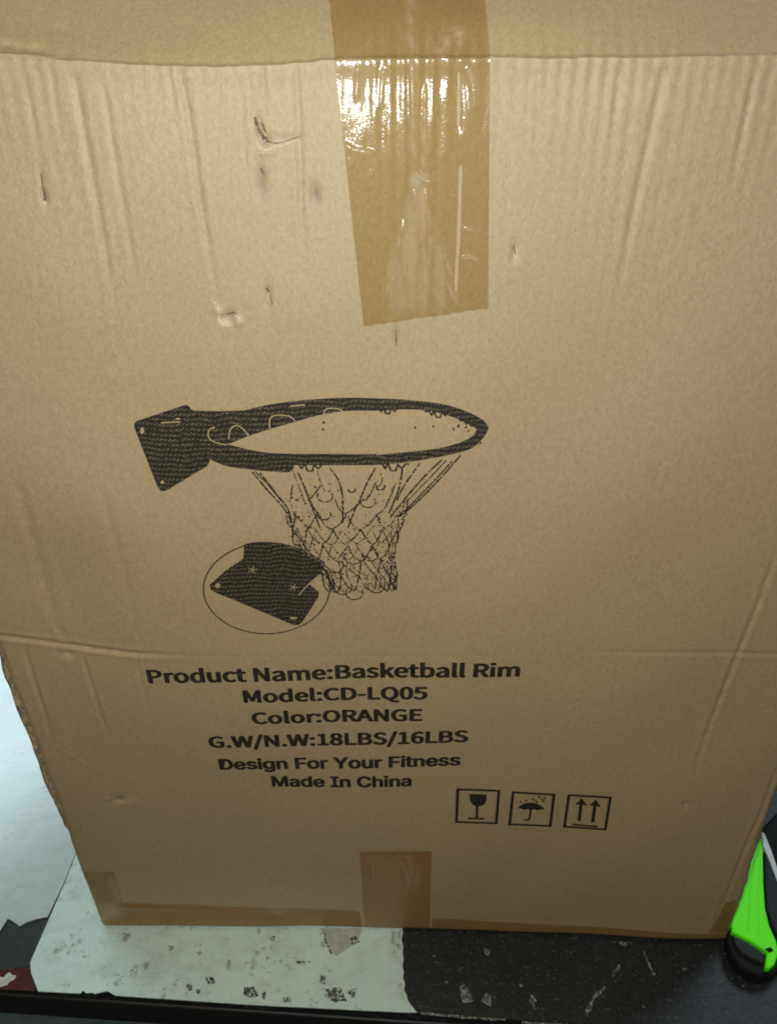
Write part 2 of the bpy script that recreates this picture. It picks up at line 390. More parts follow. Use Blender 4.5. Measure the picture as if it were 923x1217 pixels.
# ------------------------------------------------------------------ packing tape
def tape(name, corners, n, k, mat_, air=(), wrinkles=(), off=0.0005, jag=0.0):
    """corners: (u, s) bottom-left, bottom-right, top-right, top-left; air: photo blobs where it has not stuck; wrinkles: raised photo lines"""
    bl, br, tr, tl = [np.array(c, float) for c in corners]
    A, B = np.meshgrid(np.linspace(0, 1, k), np.linspace(0, 1, n))
    G = (1 - B)[..., None] * ((1 - A)[..., None] * bl + A[..., None] * br) + B[..., None] * ((1 - A)[..., None] * tl + A[..., None] * tr)
    u, s = G[..., 0].copy(), G[..., 1].copy()
    if jag: s += jag * (1 - B) ** 8 * (np.sin(A * 140) * .6 + np.sin(A * 61 + 1) + .8 * np.sin(A * 17))
    ev = smooth(0, .02, A) * smooth(1, .98, A)
    wr = -0.00008 * np.sin(2 * math.pi * u / 0.00585 + 0.5 * np.sin(u * 60)) * np.exp(-np.clip(fold(u) - s, 0, 1) / .03) * (0.4 + 0.6 * np.sin(u * 210 + 1) ** 2) * (s < fold(u)); wr = wr + 0.00010 * np.sin(u * 640 + 3 * np.sin(s * 60)) * np.sin(s * 90 + u * 150); ai = np.zeros(u.shape)
    for pts, wd, h in wrinkles:
        q, al = seg_dist(u, s, line(pts)); e = smooth(-.05, .12, al) * smooth(1.05, .85, al)
        wr += h * np.exp(-(q / wd) ** 2) * e * ev; ai = np.maximum(ai, (.55 if h > 0 else 0) * np.exp(-(q / (wd * 1.3)) ** 2) * e * (.6 + .4 * np.sin(s * 700 + u * 900)))
    for px, py, rx, ry, kk in air:
        cu, cs, ru, rs = local_scale(px, py, rx, ry)
        ai = np.maximum(ai, kk * np.exp(-(((u - cu) / ru) ** 2 + ((s - cs) / rs) ** 2) ** 2 * (1 + .3 * np.sin(u * 900) * np.sin(s * 500))))
    return grid_mesh(name, u, s, mat_, carton, off, wr, {'air': ai})
tl, tr = wall(388, 72), wall(571, 72); bl, br = wall(432, 388), wall(580, 367)
ku = (tl[0] - bl[0]) / (tl[1] - bl[1]); kr = (tr[0] - br[0]) / (tr[1] - br[1])
up = 0.12
tape('packing_tape', [bl, br, (tr[0] + kr * .03, tr[1] + up), (tl[0] + ku * .06, tl[1] + up)], 420, 120, M_TAPE,
     air=[(487, 300, 10, 62, .45), (470, 335, 9, 40, .4), (482, 352, 22, 18, .35), (502, 340, 8, 34, .4), (522, 335, 8, 40, .35), (545, 30, 12, 12, .4), (420, 95, 26, 34, .25), (497, 214, 10, 8, .8), (500, 250, 8, 40, .5)],
     wrinkles=[([(489, 70), (490, 130), (492, 205)], .0009, .0012), ([(505, 100), (504, 160), (502, 210)], .0007, .0007), ([(489, 20), (489, 70)], .0014, .0012), ([(489, -60), (489, 22)], .0014, .0012),
               ([(480, 262), (472, 300), (466, 345)], .0009, .0009), ([(492, 225), (497, 265), (505, 310), (520, 345)], .0008, .0008), ([(505, 225), (512, 280), (511, 320)], .0007, .0007),
               ([(516, 275), (530, 330), (543, 366)], .0009, .001), ([(548, 190), (546, 260), (541, 360)], .0012, -.0008), ([(495, 207), (502, 214), (515, 217)], .0009, .0015),
               ([(476, 285), (462, 325), (458, 360)], .0005, .0005), ([(487, 250), (484, 300), (478, 350)], .0005, .0006), ([(498, 300), (500, 340), (508, 366)], .0005, .0005), ([(510, 320), (520, 350), (530, 368)], .0005, .0005), ([(524, 290), (534, 320), (540, 345)], .0005, .0005), ([(550, 308), (560, 307), (570, 310)], .0008, .0012), ([(553, 273), (575, 276)], .0006, .0009), ([(408, 170), (420, 178), (445, 182)], .0008, .0008),
               ([(520, 68), (535, 40), (560, 26)], .0022, .0009), ([(556, 80), (562, 100), (565, 130)], .0012, .0012), ([(455, 80), (452, 130)], .0008, .0006), ([(425, 78), (423, 120)], .0008, .0006),
               ([(545, 78), (545, 160)], .0012, -.0006)], jag=.00018)
q = wall(427, 1011); q2 = wall(513, 1009)
tape('packing_tape', [(-.0215, .0022), (.0305, .0022), q2, q], 80, 50, M_TAPE_DK, air=[(490, 1040, 10, 14, .3)],
     wrinkles=[([(475, 1018), (490, 1045)], .0008, .0008), ([(484, 1012), (492, 1038)], .0007, .0007), ([(443, 1012), (445, 1090)], .0012, -.0005)])
q = wall(140, 1078); q2 = wall(427, 1084)
tape('packing_tape', [(-.2335, .0022), (-.0225, .0022), q2, (-.2335, .036)], 40, 160, M_TAPE_DK, air=[(130, 1085, 12, 10, .7), (330, 1085, 12, 5, .5)],
     wrinkles=[([(128, 1090), (145, 1083), (250, 1086)], .0015, .0008), ([(120, 1098), (132, 1075)], .002, .001)])
q = wall(514, 1089); q2 = wall(838, 1104)
tape('packing_tape', [(.0315, .0022), (.262, .0022), (.262, .012), q], 30, 160, M_TAPE_DK)
q = wall(103, 1040); q2 = wall(134, 1040)
tape('packing_tape', [(-.2335, .037), (-.210, .037), (q2[0], q2[1]), (-.2335, q[1])], 30, 24, M_TAPE_DK, air=[(135, 1060, 5, 18, .6)], off=.0007)
tape('packing_tape', [(.249, .014), (.2645, .014), (.2645, .058), (.2525, .052)], 30, 24, M_TAPE_DK, off=.0007)

# ------------------------------------------------------------------ print on the front panel
class Print:
    """flat ink shapes in metres on the face, laid a hair above the board"""
    def __init__(self): self.bm = bmesh.new()
    def ribbon(self, pts, wd, closed=False, drop=0.0, jit=0.0):      # pts in metres
        pts = [np.array(p, float) for p in pts]
        if closed: pts = pts + [pts[0]]
        # resample
        out = [pts[0]]
        for p0, p1 in zip(pts[:-1], pts[1:]):
            L = np.hypot(*(p1 - p0)); k = max(1, int(math.ceil(L / 0.0010)))
            out += [p0 + (p1 - p0) * i / k for i in range(1, k + 1)]
        prev = None
        for i, p in enumerate(out):
            a_, b_ = out[max(i - 1, 0)], out[min(i + 1, len(out) - 1)]
            if closed and i in (0, len(out) - 1): a_, b_ = out[-2], out[1]
            t = b_ - a_; t = t / (np.hypot(*t) + 1e-12); nrm = np.array([-t[1], t[0]])
            ww = wd / 2 * (1 + jit * (rnd.random() - .5))
            vs = [self.bm.verts.new((*(p + nrm * ww), 0)), self.bm.verts.new((*(p - nrm * ww), 0))]
            if prev and rnd.random() >= drop: self.bm.faces.new((prev[0], prev[1], vs[1], vs[0]))
            prev = vs
    def poly(self, pts, cuts=0):
        f = self.bm.faces.new([self.bm.verts.new((x, y, 0)) for x, y in pts])
        r = bmesh.ops.triangulate(self.bm, faces=[f])
        if cuts:
            es = list({e for t in r['faces'] for e in t.edges})
            bmesh.ops.subdivide_edges(self.bm, edges=es, cuts=cuts, use_grid_fill=True)
    def strip(self, outer, inner, rows=4):
        for j in range(rows):
            f0, f1 = j / rows, (j + 1) / rows
            prev = None
            for o, i_ in zip(outer, inner):
                o, i_ = np.array(o), np.array(i_); p, q = o + (i_ - o) * f0, o + (i_ - o) * f1
                vs = (self.bm.verts.new((*p, 0)), self.bm.verts.new((*q, 0)))
                if prev: self.bm.faces.new((prev[0], prev[1], vs[1], vs[0]))
                prev = vs
    def done(self, name, mat_, off=0.0003):
        bm = self.bm
        bmesh.ops.delete(bm, geom=[v for v in bm.verts if not v.link_faces], context='VERTS')
        co = np.array([v.co[:2] for v in bm.verts]); X = P(co[:, 0], co[:, 1], off)
        for v, x in zip(bm.verts, X): v.co = x
        bmesh.ops.recalc_face_normals(bm, faces=bm.faces)
        for f in bm.faces:
            f.normal_update()
            if f.normal.y > 0: f.normal_flip()
            f.smooth = True
        m = bpy.data.meshes.new(name); bm.to_mesh(m); bm.free()
        return link(name, m, mat_, front)
def px(pts): return [tuple(map(float, wall(*p))) for p in pts]
def resample(pts, n):
    pts = np.array(pts, float)
    # Catmull-Rom then even spacing
    q = []
    for i in range(len(pts) - 1):
        p0, p1, p2, p3 = pts[max(i - 1, 0)], pts[i], pts[i + 1], pts[min(i + 2, len(pts) - 1)]
        for t in np.linspace(0, 1, 12, endpoint=False):
            q.append(.5 * (2 * p1 + (p2 - p0) * t + (2 * p0 - 5 * p1 + 4 * p2 - p3) * t * t + (3 * p1 - p0 - 3 * p2 + p3) * t ** 3))
    q.append(pts[-1]); q = np.array(q)
    L = np.concatenate([[0], np.cumsum(np.hypot(*np.diff(q, axis=0).T))]); x = np.linspace(0, L[-1], n)
    return np.stack([np.interp(x, L, q[:, 0]), np.interp(x, L, q[:, 1])], -1)
MM = 0.00041     # one photo pixel on the face near the picture, about
# backplate of the hoop
p = Print()
p.poly(px([(160, 506), (160.5, 502), (163, 499.5), (221, 480.5), (224, 481.5), (230, 488), (252, 488), (262, 489), (251, 510), (249, 525), (251, 540), (250, 546), (247, 553), (201, 580), (196, 582), (192, 581), (188, 576)]), 3)
p.done('printed_backplate', M_TONE)
p = Print()
o = resample([(250, 538), (248, 525), (252, 508), (266, 497), (286.5, 488.5), (314, 481.5), (343, 477), (376, 474), (410, 472.5), (440, 473), (482, 475), (528, 480.5), (561, 492), (577, 503), (580, 510), (571, 524), (552, 536), (499, 546.5), (451, 552), (399, 553), (349, 553)], 150)
i_ = resample([(272, 540), (268, 530), (270, 527), (276, 525.5), (295, 518), (323, 509), (351, 501), (376, 494), (409, 488.5), (447, 488), (475, 486.5), (506, 487.5), (533, 494), (552, 502), (565, 509), (566, 512), (556, 521.5), (528, 531), (487, 536.5), (440, 539.5), (393, 539.6), (348, 539.6)], 150)
p.strip(px(o), px(i_), 5)
p.poly(px([(222, 483), (231, 487.5), (262, 488), (292, 487), (270, 500), (258, 512), (252, 530), (244, 540)]), 2)
p.strip(px(resample([(249, 536), (258, 527), (272, 528), (298, 534.5), (320, 538), (350, 539.6)], 40)), px(resample([(250, 545), (258, 549), (272, 554), (295, 557.6), (323, 560.4), (345, 561), (350, 552)], 40)), 5)
p.done('printed_rim', M_TONE, 0.00034)
# pale details left open inside the dark print
for pts in ([(256, 507), (249, 510), (249, 520), (257, 525), (270, 528)], [(272, 521), (274, 510), (280, 505), (287, 507), (296, 517)], [(321, 509), (321, 497), (327, 493), (342, 493.5), (348, 497), (351, 500)],
            [(385, 492), (386, 487), (392, 485), (403, 486), (408, 489)], [(192, 501.5), (215, 500.5)], [(345, 482), (362, 480.5)], [(448, 539.5), (487, 535), (530, 527)], [(355, 707), (368, 693), (379, 684)]):
    p = Print(); p.ribbon(px(resample(pts, 16)), MM * 1.5); p.done('unprinted_line', M_BARE, 0.0006)
for cx, cy, rx, ry in ((170, 510.5, 2.4, 4), (194, 571, 2, 2), (212, 497, 3, 1.2), (259, 695, 3, 3), (349, 734, 4.4, 1.4)):
    p = Print(); p.poly(px([(cx + rx * math.cos(t), cy + ry * math.sin(t)) for t in np.linspace(0, 2 * math.pi, 10, endpoint=False)])); p.done('unprinted_hole', M_BARE, 0.0006)
for cx, cy in ((300, 677), (349, 698)):
    p = Print()
    for k in range(5):
        a_ = k * 1.2566; p.ribbon(px([(cx + 0.3 * math.cos(a_), cy + 0.3 * math.sin(a_)), (cx + 5.5 * math.cos(a_), cy + 4.2 * math.sin(a_))]), MM * 1.0)
    p.done('unprinted_bolt_mark', M_BARE, 0.0006)
# net hooks
for x0, y0, k in ((348, 552, 1.15), (447, 551, 1.15), (444, 484.5, .95), (504, 489, .95), (546, 500, .85)):
    p = Print(); pts = [(0, 0), (6, -.5), (9, 5), (12, -1), (15, 7), (20, 7), (22, 0), (26, 5), (30, 0), (34, 0)]
    p.ribbon(px([(x0 + a_ * k, y0 + b_ * k) for a_, b_ in pts]), MM * 2.3, jit=.6); p.done('printed_net_hook', M_INK, 0.0004)
p = Print()
for x0, y0 in ((384, 502), (384, 510), (493, 507), (515, 507), (538, 509), (544, 506), (553, 508), (556, 513), (570, 527)):
    for k in range(3): p.ribbon(px([(x0 + rnd.uniform(-1, 1), y0 + rnd.uniform(-2, 2)), (x0 + rnd.uniform(-1, 2), y0 + rnd.uniform(-2, 2))]), MM * 1.6)
p.done('printed_specks', M_INK, 0.0004)['kind'] = 'stuff'
# the net
p = Print()
CORDS = [[(300, 561), (318, 583), (335, 602), (344, 617), (349, 637)], [(309, 562), (325, 583), (341, 604), (347, 622)], [(303, 560), (318, 576), (334, 596)],
         [(354, 562), (361, 578), (368, 596), (374, 612), (380, 628)], [(392, 557), (402, 571), (407, 592), (407, 622)], [(446, 556), (437, 572), (430, 588), (422, 605), (413, 628)],
         [(478, 557), (474, 580), (468, 596), (462, 610)], [(499, 550), (488, 565), (477, 582), (471, 596)], [(525, 546), (505, 565), (484, 589), (463, 616)], [(537, 548), (515, 572), (486, 602), (474, 614)],
         [(547, 541), (525, 566), (500, 592), (476, 614)], [(530, 547), (508, 570), (482, 597)], [(348, 560), (356, 582), (363, 600)], [(377, 560), (381, 574), (386, 584)], [(452, 562), (454, 572), (446, 582)]]
for n_, c in enumerate(CORDS):
    p.ribbon(px(resample(c, 30)), MM * (2.1 if n_ not in (12, 13, 14, 2, 11) else 1.5), drop=.05 if n_ < 12 else .25, jit=.7)
def outl(t):             # left and right outline of the net, t = 0 high .. 1 at the hem
    y = 575 + t * 128
    return np.interp(y, [575, 610, 640, 670, 690, 710], [348, 341, 348, 366, 390, 393]), np.interp(y, [575, 600, 630, 660, 690, 710], [478, 487, 475, 468, 470, 470]), y
for layer in range(2):
    rows_, cols_ = 7, 6
    for r in range(rows_):
        for c in range(-1, cols_ + 1):
            for dr in (-1, 1):
                t0, t1 = r / rows_, (r + 1) / rows_
                f0 = (c + (r % 2) * .5 + layer * .4) / cols_; f1 = f0 + dr * .5 / cols_
                if not (0 <= f0 <= 1 and 0 <= f1 <= 1): continue
                l0, r0, y0 = outl(t0); l1, r1, y1 = outl(t1)
                g0, g1 = .5 - .5 * math.cos(math.pi * f0), .5 - .5 * math.cos(math.pi * f1)
                j = lambda: rnd.uniform(-2.2, 2.2)
                a_ = (l0 + (r0 - l0) * g0 + j(), y0 + j()); b_ = (l1 + (r1 - l1) * g1 + j(), y1 + j())
                if r < 2 and rnd.random() < .55: continue
                if layer == 1 and (r < 3 or rnd.random() < .25): continue
                md = ((a_[0] + b_[0]) / 2 + rnd.uniform(-2, 2), (a_[1] + b_[1]) / 2 + 3)
                p.ribbon(px(resample([a_, md, b_], 8)), MM * (1.75 if layer == 0 else 1.2), drop=.06 + .12 * layer, jit=.9)
for cx, cy, r in ((407, 698, 11), (421, 705, 10), (447, 697, 10), (463, 690, 6), (396, 672, 12), (420, 662, 11), (440, 660, 9), (418, 582, 4), (452, 578, 5), (386, 590, 9), (385, 612, 8), (437, 596, 9)):
    p.ribbon(px([(cx + r * math.cos(t), cy + .8 * r * math.sin(t)) for t in np.linspace(-.5, math.pi + .5, 14)]), MM * 1.8, drop=.06, jit=.8)
for k in range(620):     # frayed, blotchy twine
    t = rnd.random() ** .7; l, r, y = outl(t); e = rnd.random()
    f = e if rnd.random() < .4 else (rnd.random() ** 2 * .22 if rnd.random() < .5 else 1 - rnd.random() ** 2 * .25)
    x = l + (r - l) * f
    p.ribbon(px([(x, y), (x + rnd.uniform(-2, 2), y + rnd.uniform(-2.2, 2.2))]), MM * rnd.uniform(1.0, 1.9))
p.done('printed_net', M_INK, 0.0003)['kind'] = 'stuff'
# bracket in a ring
p = Print()
p.poly(px([(290, 647), (298, 645), (309, 644), (327, 645), (353, 652.5), (370, 663), (383, 672), (384, 676), (382, 681), (367, 694), (379, 704), (378, 710), (359, 739), (355, 742.5), (350, 742.5), (344, 740.5), (259, 704.5), (251, 700), (249.5, 694), (268, 677.5), (289, 664)]), 3)
p.done('printed_bracket', M_TONE, 0.00045)
p = Print()
p.ribbon(px([(317 + 74.7 * math.cos(t), 698.8 + 53.6 * math.sin(t)) for t in np.linspace(0, 2 * math.pi, 90, endpoint=False)]), MM * 1.7, closed=True, jit=.25)
p.done('printed_ring', M_INK, 0.0005)
GLYPHS = {   # letter outlines, thousandths of the type size, each point relative to the one before
    'Product Name:Basketball Rim': (
        '35,0 33,0 0,102 42,0 50,9 32,26 12,44 -12,45 -33,24 -50,7 -74,0;'
        '68,129 0,101 36,0 38,-4 23,-15 7,-30 -7,-30 -22,-17 -37,-5;'
        '254,0 32,0 0,122 15,26 16,14 17,4 18,-3 6,28 -20,4 -20,-5 -19,-14 -15,-21 -1,0 -3,35 -26,0;'
        '464,-5 43,12 32,34 12,54 -12,54 -32,34 -43,12 -44,-12 -32,-34 -12,-54 12,-54 32,-34;'
        '464,22 -29,9 -19,26 -7,38 7,38 19,26 29,9 29,-9 19,-26 7,-38 -7,-38 -19,-26;'
        '667,-5 21,4 20,10 16,13 1,0 3,-22 27,0 0,279 -33,0 0,-73 2,-33 -16,12 -17,7 -20,3 -41,-12 -30,-35 -12,-53 10,-54 27,-34;'
        '674,22 -29,9 -18,25 -6,39 8,38 19,26 28,9 16,-2 15,-6 15,-12 0,-100 -15,-14 -16,-9;'
        '875,-5 23,5 21,12 18,18 1,0 3,-30 26,0 0,190 -31,0 0,-135 -18,-18 -16,-11 -18,-3 -20,5 -12,17 -4,29 0,116 -32,0 0,-120 6,-41 20,-25;'
        '1106,-5 23,3 21,9 18,12 -14,22 -13,-10 -15,-6 -17,-3 -31,9 -20,26 -8,38 8,38 21,26 31,9 14,-2 13,-6 11,-8 16,21 -15,11 -18,8 -22,3 -46,-12 -33,-34 -12,-54 11,-54 32,-34;'
        '1270,-5 35,7 -6,25 -22,-6 -17,5 -10,12 -2,20 0,106 51,0 0,26 -51,0 0,54 -27,0 -4,-54 -30,-2 0,-24 29,0 0,-105 5,-34 17,-22;'
        '1424,0 30,0 0,135 -4,80 2,0 27,-53 94,-162 33,0 0,257 -31,0 0,-134 5,-81 -2,0 -28,53 -93,162 -33,0;'
        '1717,-5 23,4 21,10 19,14 2,0 2,-23 27,0 0,117 -7,41 -21,27 -38,10 -29,-4 -26,-9 -20,-12 12,-22 17,10 19,7 21,3 25,-7 11,-17 4,-24 -66,-13 -39,-23 -12,-35 7,-29 20,-18;'
        '1727,21 -18,3 -12,10 -4,17 8,22 27,16 51,10 0,-53 -18,-14 -17,-8;'
        '1871,0 32,0 0,138 17,16 16,10 15,3 20,-5 11,-17 4,-29 0,-116 32,0 0,138 17,16 16,10 15,3 20,-5 11,-17 4,-29 0,-116 32,0 0,120 -6,41 -19,25 -32,9 -23,-5 -20,-12 -20,-19 -11,19 -17,13 -25,4 -22,-4 -19,-12 -18,-17 -1,0 -3,28 -26,0;'
        '2272,-5 24,3 21,7 17,10 -11,21 -14,-8 -16,-5 -17,-2 -32,8 -22,23 -9,36 128,0 1,18 -9,47 -26,31 -41,11 -41,-12 -32,-35 -12,-53 12,-54 33,-34;'
        '2212,110 10,32 20,21 25,6 25,-6 16,-20 6,-33;'
        '2405,137 12,3 8,8 4,13 -4,13 -8,8 -12,4 -11,-4 -9,-8 -3,-13 3,-13 9,-8;'
        '2405,-5 12,4 8,8 4,13 -4,12 -8,9 -12,3 -11,-3 -9,-9 -3,-12 3,-13 9,-8;'
        '2489,0 82,0 51,8 34,25 12,42 -6,30 -19,21 -27,11 0,1 21,12 12,20 5,24 -12,36 -31,20 -46,7 -76,0;'
        '2522,148 0,83 39,0 34,-4 20,-13 7,-24 -6,-23 -20,-14 -36,-5;'
        '2522,26 0,97 45,0 38,-5 23,-16 9,-26 -9,-28 -24,-17 -37,-5;'
        '2760,-5 23,4 21,10 19,14 1,0 3,-23 26,0 0,117 -6,41 -22,27 -38,10 -29,-4 -25,-9 -20,-12 12,-22 17,10 19,7 21,3 24,-7 12,-17 3,-24 -66,-13 -38,-23 -12,-35 7,-29 20,-18;'
        '2769,21 -17,3 -12,10 -4,17 8,22 27,16 50,10 0,-53 -17,-14 -17,-8;'
        '2963,-5 38,8 23,21 8,28 -9,29 -21,17 -28,12 -20,8 -15,10 -6,15 4,13 12,10 20,4 16,-2 14,-6 13,-9 15,20 -16,11 -20,8 -23,3 -35,-7 -22,-20 -8,-27 8,-26 21,-18 26,-11 21,-8 16,-12 7,-16 -4,-15 -13,-11 -21,-4 -21,3 -18,8 -17,12 -15,-21 20,-14 24,-9;'
        '3077,0 32,0 0,50 36,42 55,-92 35,0 -72,113 64,77 -36,0 -81,-100 -1,0 0,189 -32,0;'
        '3348,-5 24,3 20,7 18,10 -11,21 -15,-8 -15,-5 -18,-2 -32,8 -22,23 -9,36 128,0 2,18 -9,47 -26,31 -41,11 -42,-12 -31,-35 -12,-53 12,-54 33,-34;'
        '3288,110 10,32 19,21 25,6 26,-6 16,-20 6,-33;'
        '3524,-5 36,7 -7,25 -21,-6 -18,5 -9,12 -3,20 0,106 52,0 0,26 -52,0 0,54 -27,0 -3,-54 -30,-2 0,-24 28,0 0,-105 5,-34 17,-22;'
        '3680,-5 41,13 30,34 12,56 -9,51 -25,34 -42,12 -21,-4 -20,-9 -19,-14 2,34 0,77 -32,0 0,-279 25,0 3,20 1,0 18,-13 18,-9;'
        '3675,22 -14,2 -16,6 -16,12 0,100 17,14 17,9 16,3 30,-9 16,-24 5,-37 -7,-41 -20,-26;'
        '3857,-5 23,4 21,10 19,14 1,0 3,-23 26,0 0,117 -7,41 -21,27 -38,10 -29,-4 -25,-9 -20,-12 12,-22 16,10 20,7 21,3 24,-7 12,-17 3,-24 -66,-13 -38,-23 -13,-35 8,-29 19,-18;'
        '3866,21 -17,3 -12,10 -5,17 8,22 27,16 51,10 0,-53 -18,-14 -17,-8;'
        '4044,-5 18,3 -4,25 -7,-1 -4,1 -3,5 -2,8 0,243 -32,0 0,-241 4,-23 10,-15;'
        '4143,-5 19,3 -5,25 -6,-1 -5,1 -3,5 -1,8 0,243 -32,0 0,-241 3,-23 11,-15;'
        '4323,135 0,95 43,0 34,-4 21,-14 7,-27 -7,-28 -21,-17 -34,-5;'
        '4431,0 37,0 -65,112 30,14 20,24 7,35 -11,42 -32,23 -46,7 -80,0 0,-257 32,0 0,109 46,0;'
        '4510,0 32,0 0,190 -32,0;'
        '4526,229 11,3 8,7 2,12 -2,11 -8,7 -11,2 -11,-2 -7,-7 -3,-11 3,-12 7,-7;'
        '4606,0 32,0 0,138 17,16 16,10 15,3 20,-5 11,-17 4,-29 0,-116 32,0 0,138 17,16 16,10 15,3 20,-5 12,-17 3,-29 0,-116 32,0 0,120 -6,41 -19,25 -32,9 -22,-5 -21,-12 -20,-19 -11,19 -17,13 -25,4 -21,-4 -20,-12 -18,-17 -4,28 -26,0;'
    ),
    'Model:CD-LQ05': (
        '35,0 29,0 0,142 -4,76 2,0 20,-59 49,-133 22,0 48,133 21,59 1,0 -4,-76 0,-142 30,0 0,257 -39,0 -49,-138 -18,-53 -1,0 -19,53 -49,138 -39,0;'
        '390,-5 44,12 32,34 12,54 -12,54 -32,34 -44,12 -43,-12 -32,-34 -12,-54 12,-54 32,-34;'
        '390,22 -28,9 -20,26 -7,38 7,38 20,26 28,9 29,-9 20,-26 7,-38 -7,-38 -20,-26;'
        '593,-5 22,4 20,10 16,13 1,0 3,-22 26,0 0,279 -32,0 0,-73 2,-33 -16,12 -18,7 -20,3 -40,-12 -30,-35 -12,-53 10,-54 27,-34;'
        '600,22 -28,9 -18,25 -6,39 7,38 20,26 28,9 15,-2 16,-6 15,-12 0,-100 -16,-14 -16,-9;'
        '823,-5 24,3 20,7 18,10 -11,21 -15,-8 -15,-5 -18,-2 -32,8 -21,23 -10,36 128,0 2,18 -9,47 -26,31 -41,11 -41,-12 -32,-35 -12,-53 12,-54 33,-34;'
        '763,110 10,32 19,21 26,6 25,-6 16,-20 6,-33;'
        '973,-5 19,3 -5,25 -6,-1 -5,1 -3,5 -1,8 0,243 -32,0 0,-241 3,-23 11,-15;'
        '1056,137 11,3 9,8 3,13 -3,13 -9,8 -11,4 -12,-4 -8,-8 -3,-13 3,-13 8,-8;'
        '1056,-5 11,4 9,8 3,13 -3,12 -9,9 -11,3 -12,-3 -8,-9 -3,-12 3,-13 8,-8;'
        '1236,-5 31,5 26,12 22,20 -18,21 -17,-16 -20,-10 -22,-3 -43,13 -27,36 -10,56 10,56 28,35 43,13 20,-3 18,-9 14,-12 18,21 -18,15 -24,12 -29,4 -58,-16 -40,-45 -15,-72 14,-71 40,-46;'
        '1363,0 66,0 65,15 40,45 14,69 -14,70 -40,43 -67,15 -64,0;'
        '1395,27 0,203 29,0 51,-11 30,-35 10,-55 -10,-55 -30,-35 -51,-12;'
        '1585,86 89,0 0,24 -89,0;'
        '1725,0 145,0 0,28 -112,0 0,229 -33,0;'
        '2010,22 -40,14 -27,36 -9,57 9,56 27,35 40,13 40,-13 27,-35 9,-56 -9,-57 -27,-36;'
        '2089,-64 36,6 -6,24 -27,-3 -26,3 -22,12 -15,19 48,22 31,45 12,65 -14,71 -39,45 -57,16 -57,-16 -38,-45 -14,-71 11,-66 33,-45 49,-22 21,-31 31,-21;'
        '2237,-5 43,15 27,45 10,74 -10,74 -27,44 -43,14 -42,-14 -28,-44 -9,-74 9,-74 28,-45;'
        '2237,21 -25,12 -17,35 -7,61 7,61 17,35 25,11 26,-11 17,-35 6,-61 -6,-61 -17,-35;'
        '2426,-5 41,11 31,30 12,47 -10,47 -28,27 -39,8 -39,-10 7,74 97,0 0,28 -125,0 -9,-120 18,-11 13,8 14,5 15,2 28,-7 19,-20 7,-31 -8,-33 -19,-21 -28,-7 -26,4 -21,11 -16,13 -16,-21 20,-16 27,-13;'
    ),
    'Color:ORANGE': (
        '132,-5 31,5 26,12 22,20 -18,21 -17,-16 -20,-10 -23,-3 -42,13 -28,36 -9,56 10,56 28,35 42,13 21,-3 17,-9 15,-12 17,21 -17,15 -24,12 -29,4 -58,-16 -41,-45 -15,-72 15,-71 40,-46;'
        '329,-5 44,12 32,34 12,54 -12,54 -32,34 -44,12 -43,-12 -32,-34 -12,-54 12,-54 32,-34;'
        '329,22 -28,9 -20,26 -6,38 6,38 20,26 28,9 29,-9 20,-26 7,-38 -7,-38 -20,-26;'
        '501,-5 19,3 -5,25 -6,-1 -5,1 -3,5 -1,8 0,243 -32,0 0,-241 3,-23 11,-15;'
        '641,-5 44,12 32,34 12,54 -12,54 -32,34 -44,12 -43,-12 -32,-34 -13,-54 13,-54 32,-34;'
        '641,22 -29,9 -19,26 -7,38 7,38 19,26 29,9 29,-9 19,-26 7,-38 -7,-38 -19,-26;'
        '779,0 33,0 0,122 14,26 17,14 16,4 19,-3 6,28 -21,4 -20,-5 -18,-14 -15,-21 -1,0 -3,35 -27,0;'
        '932,137 11,3 9,8 3,13 -3,13 -9,8 -11,4 -12,-4 -8,-8 -3,-13 3,-13 8,-8;'
        '932,-5 11,4 9,8 3,13 -3,12 -9,9 -11,3 -12,-3 -8,-9 -3,-12 3,-13 8,-8;'
        '1110,-5 57,17 39,46 14,71 -14,71 -39,45 -57,16 -57,-16 -38,-45 -14,-71 14,-71 38,-46;'
        '1110,24 -40,13 -27,36 -9,56 9,56 27,35 40,13 41,-13 26,-35 10,-56 -10,-56 -26,-36;'
        '1308,135 0,95 43,0 34,-4 21,-14 7,-27 -7,-28 -21,-17 -34,-5;'
        '1416,0 37,0 -65,112 30,14 20,24 7,35 -11,42 -32,23 -46,7 -80,0 0,-257 32,0 0,109 46,0;'
        '1464,0 32,0 25,78 94,0 25,-78 34,0 -87,257 -36,0;'
        '1529,104 13,40 26,86 1,0 26,-86 12,-40;'
        '1711,0 30,0 0,135 -4,80 2,0 27,-53 94,-162 33,0 0,257 -31,0 0,-134 5,-81 -2,0 -27,53 -94,162 -33,0;'
        '2065,-5 32,4 27,11 20,15 0,108 -84,0 0,-27 54,0 0,-67 -12,-8 -16,-5 -18,-2 -47,13 -29,36 -10,56 11,56 29,35 46,13 22,-3 18,-9 15,-12 17,21 -17,15 -25,11 -31,5 -61,-16 -42,-45 -15,-72 15,-71 41,-46;'
        '2205,0 152,0 0,28 -120,0 0,93 98,0 0,28 -98,0 0,80 116,0 0,28 -148,0;'
    ),
    'G.W/N.W:18LBS/16LBS': (
        '136,-5 32,4 27,11 20,15 0,108 -84,0 0,-27 55,0 0,-67 -13,-8 -16,-5 -18,-2 -46,13 -29,36 -10,56 10,56 30,35 45,13 23,-3 18,-9 14,-12 18,21 -18,15 -24,11 -32,5 -61,-16 -41,-45 -16,-72 15,-71 41,-46;'
        '290,-5 12,4 8,8 3,13 -3,12 -8,9 -12,3 -12,-3 -8,-9 -3,-12 3,-13 8,-8;'
